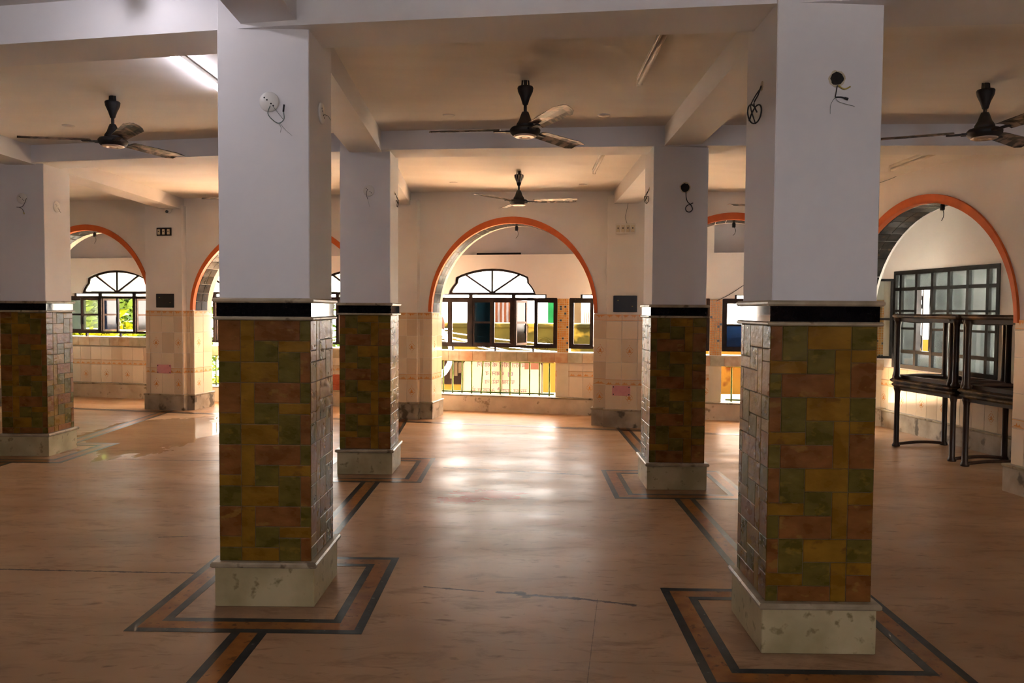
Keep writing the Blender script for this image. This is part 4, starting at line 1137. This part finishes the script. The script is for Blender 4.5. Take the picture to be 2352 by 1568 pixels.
def holder(fr, x, z, y, label):
    e = empty('lamp_holder'); e.matrix_world = fr @ Matrix.Translation((x, y, z)); tag(e, label, 'lamp holder', 'lamp holders under the arches')
    obj('socket', MB().lathe([(.018, -.07), (.022, -.06), (.022, -.02), (.014, 0.0)], 14), 'plastic_black', e)
    obj('wire', MB().tube(curve([(.006, 0, -.065), (.022, 0, -.10), (.016, 0, -.14), (-.01, 0, -.17)]), .003, 6), 'wire_black', e)
holder(FA, ua(-6.56), SP + RISE - .012, 0.3, 'bare black lamp holder under the leftmost arch')
holder(FA, ua(-0.15), SP + RISE - .012, 0.3, 'bare black lamp holder under the central arch')
holder(FA, ua(2.60), SP + RISE - .012, 0.3, 'bare black lamp holder under the narrow arch right of centre')
FRW = Matrix.Translation(RA0) @ Matrix.Rotation(XR, 4, 'Z')
holder(FRW, ur(7.86), 1.415 + 1.155, 0.14, 'bare black lamp holder under the right-hand arch')
o = obj('surface_wire', MB().tube(curve([(ur(8.75), -.006, 2.90), (ur(8.45), -.006, 2.915), (ur(8.2), -.006, 2.955), (ur(7.8), -.006, 2.915 + .02), (ur(7.2), -.006, 2.93)]), .003, 6), 'wire_green')
o.matrix_world = FRW; tag(o, 'thin green wire running along the wall over the right-hand arch', 'wire')
FO = Matrix.Translation((-9, y_o(-9), 0)) @ Matrix.Rotation(-AO, 4, 'Z')
o = obj('surface_wire', MB().tube(curve([(uo(2.66), -.008, 1.63), (uo(2.86), -.008, 1.74), (uo(3.15), -.008, 1.96), (uo(3.4), -.008, 2.2)]), .004, 6), 'wire_black')
o.matrix_world = FO; tag(o, 'dark cable slanting up the white wall in the narrow arch right of centre', 'wire')
o = obj('curtain_rod', MB().box(-0.33, 0.33, -.02, .02, 0, .03), 'steel_dark'); o.matrix_world = FO @ Matrix.Translation((uo(-0.37), 0.06, 2.29))
tag(o, 'dark rod lying on the ledge above the central window', 'rod')

# ------------------------------------------------------------------ stacked tables
def table(label):
    e = empty('plastic_table'); tag(e, label, 'table', 'brown tables stacked under the right-hand arch')
    H = 0.715
    obj('tabletop', MB().cbox(-.345, .345, -.50, .50, H - .045, H, .016), 'table_top', e)
    obj('apron', MB().box(-.30, .30, -.455, -.43, H - .085, H - .04).box(-.30, .30, .43, .455, H - .085, H - .04).box(-.30, -.275, -.45, .45, H - .085, H - .04).box(.275, .30, -.45, .45, H - .085, H - .04), 'table_leg', e)
    lm = MB().lathe([(.040, 0), (.043, .012), (.036, .028), (.029, .04), (.027, .3), (.028, H - .12), (.034, H - .09), (.040, H - .075), (.040, H - .045)], 14).mesh('leg', 'table_leg')
    for sx in (-1, 1):
        for sy in (-1, 1): inst('leg', lm, e, (sx * .295, sy * .445, 0))
    for sy in (-1, 1):
        pts = [(-.29 + .58 * t / 12, sy * .445, .022 + .018 * math.sin(math.pi * t / 12)) for t in range(13)]
        obj('foot_bar', MB().tube(pts, .017, 8), 'table_leg', e)
    return e
for nm, cx, cy, rz in (('left', 4.555, 8.46, R(9.5)), ('right', 4.69, 7.33, R(9))):
    A = table('bottom upright brown table of the %s stack under the right-hand arch' % nm); A.location = (cx, cy, 0); A.rotation_euler = (0, 0, rz)
    B = table('upside-down brown table in the middle of the %s stack under the right-hand arch' % nm)
    B.rotation_euler = (math.pi, 0, rz - R(0.8)); B.location = (cx - .012, cy + .02, 0.715 * 2 + 0.001)
    Cc = table('top upright brown table of the %s stack under the right-hand arch' % nm)
    Cc.location = (cx - .040, cy - .075, 0.762); Cc.rotation_euler = (0, 0, rz + R(1))

# ------------------------------------------------------------------ outdoors
tag(obj('street_ground', MB().box(-45, 45, -40, 60, -4.2, -4.0), 'ground'), 'dusty street ground far below the windows', kind='structure')
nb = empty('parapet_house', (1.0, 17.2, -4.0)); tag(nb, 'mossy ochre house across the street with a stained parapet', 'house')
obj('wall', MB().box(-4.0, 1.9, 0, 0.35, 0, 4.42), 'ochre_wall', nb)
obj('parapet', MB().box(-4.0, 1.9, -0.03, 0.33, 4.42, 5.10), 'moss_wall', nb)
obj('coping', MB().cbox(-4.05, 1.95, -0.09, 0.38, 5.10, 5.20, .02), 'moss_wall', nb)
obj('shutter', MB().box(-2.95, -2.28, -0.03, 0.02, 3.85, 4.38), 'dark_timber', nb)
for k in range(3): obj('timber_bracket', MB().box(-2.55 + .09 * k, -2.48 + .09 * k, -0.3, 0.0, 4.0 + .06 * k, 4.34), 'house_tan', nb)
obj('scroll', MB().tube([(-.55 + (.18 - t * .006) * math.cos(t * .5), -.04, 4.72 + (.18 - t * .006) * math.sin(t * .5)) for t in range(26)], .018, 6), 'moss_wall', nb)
wh = empty('white_house', (0, 22, -4)); tag(wh, 'tall white house behind the mossy parapet', 'house')
obj('wall', MB().box(-3.2, 12, 0, 4, 0, 5.75), 'house_white', wh)
obj('pilaster', MB().box(.70, .86, -.1, 0, 4.9, 5.75), 'paint_green', wh)
obj('pilaster', MB().box(.90, .98, -.1, 0, 4.9, 5.75), 'cloth_violet', wh)
obj('screen', MB().box(1.25, 1.62, -.1, 0, 4.95, 5.7), 'house_tan', wh)
for k in range(5): obj('shutter_slat', MB().box(1.66 + .06 * k, 1.70 + .06 * k, -.12, 0, 4.95, 5.5), 'brick_red', wh)
def cloth(x, z, w, h, mat, label, yy=21.93):
    mb = MB(); vs = []; fs = []; n = 14; m = 6
    for i in range(n + 1):
        for j in range(m + 1):
            vs.append((w * i / n + .02 * math.sin(j * 1.3 + i), .04 * math.sin(i * 1.1 + .3 * j), -h * j / m))
    for i in range(n):
        for j in range(m): a = i * (m + 1) + j; fs.append((a, a + 1, a + m + 2, a + m + 1))
    o = obj('hanging_cloth', mb.add(vs, fs, True), mat, None, (x, yy, z)); s = o.modifiers.new('t', 'SOLIDIFY'); s.thickness = .01
    tag(o, label, 'cloth', 'washing hung across the street')
cloth(-0.90, 1.74, 0.62, 0.68, 'cloth_stripe', 'striped cloth hanging across the street in the central window')
cloth(-1.06, 1.72, 0.10, 0.62, 'cloth_violet', 'violet cloth beside the striped cloth across the street')
cloth(-0.22, 1.74, 0.16, 0.20, 'cloth_red', 'small red cloth right of the striped cloth across the street')
bx = empty('lamp_box', (0.18, 21.9, 1.32)); tag(bx, 'grey lamp bracket fixed to the white house across the street', 'lamp')
obj('arm', MB().box(-.28, .02, -.03, .03, .2, .26), 'cable_grey', bx); obj('housing', MB().cbox(-.05, .12, -.1, .1, .2, .55, .02), 'cable_grey', bx)
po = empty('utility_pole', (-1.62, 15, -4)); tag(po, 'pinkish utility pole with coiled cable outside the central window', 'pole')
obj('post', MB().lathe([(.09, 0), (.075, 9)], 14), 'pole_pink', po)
mb = MB()
for k in range(6):
    r = .36 + .022 * k
    mb.tube([(.02 + .26 * math.cos(t * math.pi / 16) * (r / .42), -.12 - .012 * k, 4.66 + r * math.sin(t * math.pi / 16)) for t in range(33)], .012, 5)
obj('cable_coil', mb, 'cable_white', po)
mb = MB()
for k in range(5): mb.box(-.25, .3, -.1, -.06, 5.1 + .22 * k, 5.125 + .22 * k)
obj('crossarm', mb, 'cable_white', po)
obj('junction_cable', MB().tube(curve([(-.1, -.1, 5.8), (.0, -.12, 5.5), (.12, -.1, 5.25), (.1, -.1, 5.0)]), .03, 6), 'pole_pink', po)
wires = [((-1.6, 14.9, 1.08), (2.9, 15.6, .80)), ((-1.6, 14.9, 1.0), (2.9, 15.5, .70)), ((-1.6, 14.9, .96), (2.9, 15.4, .56)), ((-1.6, 14.9, .9), (2.9, 15.7, .86)),
         ((-1.6, 14.9, 1.02), (2.9, 15.3, .42)), ((-12, 15.0, 1.35), (-1.6, 14.9, 1.12)), ((-12, 14.9, 1.15), (-1.6, 14.9, 1.06)), ((-12, 14.8, 1.05), (-1.6, 14.9, 1.0)), ((-12, 14.7, .9), (-1.6, 14.9, .86))]
for k, (a_, b_) in enumerate(wires):
    a_ = Vector(a_); b_ = Vector(b_)
    pts = [a_.lerp(b_, t / 10) - Vector((0, 0, .12 * math.sin(math.pi * t / 10) * (1 + .4 * (k % 3)))) for t in range(11)]
    o = obj('power_cable', MB().tube(pts, .011, 5), 'cable_white' if k % 3 else 'cable_grey')
    nth = ('topmost', 'second', 'middle', 'fourth', 'lowest')[{0: 1, 1: 2, 2: 3, 3: 0, 4: 4}.get(k, 0)] if k < 5 else ('topmost', 'second', 'third', 'lowest')[k - 5]
    tag(o, ('%s cable strung across the street in front of the mossy house' if k < 5 else '%s cable strung in front of the trees on the left') % nth, 'cable', 'cables right of the pole' if k < 5 else 'cables left of the pole')
# notice board hung outside the railing, seen from behind
sg = empty('notice_board', (-0.32, 12.62, 0.10), -AO * 0.6); tag(sg, 'white notice board seen from behind through the railing, its lettering reversed', 'sign')
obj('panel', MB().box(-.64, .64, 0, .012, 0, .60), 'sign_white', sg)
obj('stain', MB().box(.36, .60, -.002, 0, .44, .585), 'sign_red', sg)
fr = MB(); fr.box(-.655, .655, -.02, .02, .595, .62); fr.box(-.655, -.635, -.02, .02, -.05, .62); fr.box(.635, .655, -.02, .02, -.05, .62); fr.box(-.02, .0, -.02, .0, -.05, .62)
obj('frame', fr, 'steel_dark', sg)
for s in (-1, 1): obj('brace', MB().bar((s * .645, .52), (s * .56, .605), .014, -.02, -.008), 'dark_timber', sg)
def letters(txt, x, z, size, mat):
    c = bpy.data.curves.new('lettering', 'FONT'); c.body = txt; c.size = size; c.align_x = 'CENTER'; c.extrude = 0.001
    to = bpy.data.objects.new('tmp_text', c); COL.objects.link(to)
    bpy.context.view_layer.update()
    me = bpy.data.meshes.new_from_object(to.evaluated_get(bpy.context.evaluated_depsgraph_get()))
    bpy.data.objects.remove(to)
    for v in me.vertices: v.co = (-v.co.x, -0.001 - v.co.z * 1.0, v.co.y)
    me.materials.clear(); me.materials.append(M[mat])
    o = inst('lettering', me, sg, (x, -0.001, z)); return o
letters('बारात लॉज के सामने', -.02, .47, .105, 'sign_ink')
letters('DJ', .13, .335, .085, 'sign_purple'); letters('बजाना व', -.12, .335, .095, 'sign_ink')
letters('पटाखा फोड़ना', -.04, .20, .095, 'sign_ink')
letters('सख्त मना है आज्ञा से', -.05, .055, .105, 'sign_ink')
ch = empty('sun_block_house', (6.5, 14.5, -4)); tag(ch, 'pale house across the street at the right, made tall to block the sun', 'house')  # upper storeys added to block sun at the end window; ochre base shows
obj('wall', MB().box(-3.4, 9, 0, 6, 5.0, 13), 'house_white', ch)
obj('ground_storey', MB().box(-3.5, 9, -0.1, 6, 0, 5.0), 'ochre_wall', ch)
for k in range(3):
    wq = obj('window_frame', MB().box(-2.6 + 2.4 * k, -1.4 + 2.4 * k, -.06, .02, 6.2, 7.8), 'dark_timber', ch)
    obj('window_pane', MB().box(-2.5 + 2.4 * k, -1.5 + 2.4 * k, -.08, -.05, 6.3, 7.7), 'cable_grey', wq)
# trees and shrubs beyond the left windows
def leafy(name, label, c, rad, n, mat, trunk, seed, size=0.16, cat='tree'):
    e = empty(name, (c[0], c[1], -4.0)); tag(e, label, cat, 'trees beyond the left windows')
    rnd = random.Random(seed); vs = []; fs = []
    lobes = [(Vector((rnd.uniform(-.6, .6) * rad[0], rnd.uniform(-.6, .6) * rad[1], rnd.uniform(-.6, .6) * rad[2])), rnd.uniform(.35, .6)) for _ in range(12)]
    for _ in range(n):
        lc, lr = rnd.choice(lobes)
        d = Vector((rnd.gauss(0, 1), rnd.gauss(0, 1), rnd.gauss(0, 1))).normalized() * (lr * rnd.uniform(.75, 1.05))
        p = lc + Vector((d.x * rad[0], d.y * rad[1], d.z * rad[2])) + Vector((0, 0, c[2] + 4.0))
        a = Vector((rnd.gauss(0, 1), rnd.gauss(0, 1), rnd.gauss(0, .6))).normalized(); b = a.cross(Vector((rnd.gauss(0, 1), rnd.gauss(0, 1), rnd.gauss(0, 1)))).normalized()
        s = size * rnd.uniform(.6, 1.3); o = len(vs)
        vs += [p - a * s, p + b * s * .35, p + a * s, p - b * s * .35]; fs.append((o, o + 1, o + 2, o + 3))
    m = MB().add(vs, fs); q = obj('foliage', m, mat, e); q['kind'] = 'stuff'
    if trunk:
        t = MB().tube(curve([(0, 0, 0), (.1, 0, (c[2] + 4) * .5), (0, 0, c[2] + 4)]), [.14] * 16 + [.09], 8); obj('trunk', t, 'bark', e)
        for k in range(4):
            an = rnd.uniform(0, 6.28); obj('branch', MB().tube([(0, 0, (c[2] + 4) * .7), (math.cos(an) * rad[0] * .5, math.sin(an) * rad[1] * .5, c[2] + 4 + .3 * rad[2])], [.06, .02], 6), 'bark', e)
leafy('broadleaf_tree', 'dark green tree at the far left of the leftmost window', (-10.5, 17.6, 1.3), (1.3, 1.2, 1.7), 5200, 'leaf_green', True, 11, .15)
leafy('broadleaf_tree', 'yellow-green tree in the middle of the leftmost window', (-8.35, 15.6, 0.85), (0.75, 0.6, 0.95), 2200, 'leaf_bright', True, 12, .16)
leafy('broadleaf_tree', 'green tree behind the yellow-green one, right part of the leftmost window', (-10.6, 21.3, 1.5), (2.3, 1.4, 2.6), 7500, 'leaf_green', True, 13, .14)
leafy('broadleaf_tree', 'green tree seen left of the left foreground pillar', (-5.9, 20.4, 1.0), (1.5, 1.2, 1.7), 3600, 'leaf_green', True, 14, .14)
leafy('flowering_shrub', 'yellow-green shrub low outside the railing behind the left foreground pillar', (-6.4, 15.6, -0.55), (1.0, .8, .75), 1500, 'leaf_bright', True, 15, .13, 'shrub')
hs = empty('tiled_shed', (-6.2, 17.2, -4)); tag(hs, 'low shed with a red roof beyond the left railing', 'shed')
obj('wall', MB().box(-1.6, 1.2, 0, 1.5, 0, 3.1), 'house_white', hs)
recalc(obj('roof', MB().add([(-1.8, -.4, 3.0), (1.4, -.4, 3.0), (1.4, 1.0, 3.9), (-1.8, 1.0, 3.9), (-1.8, -.4, 2.94), (1.4, -.4, 2.94), (1.4, 1.0, 3.84), (-1.8, 1.0, 3.84)],
    [(0, 1, 2, 3), (7, 6, 5, 4), (0, 4, 5, 1), (1, 5, 6, 2), (2, 6, 7, 3), (3, 7, 4, 0)]), 'roof_red', hs))
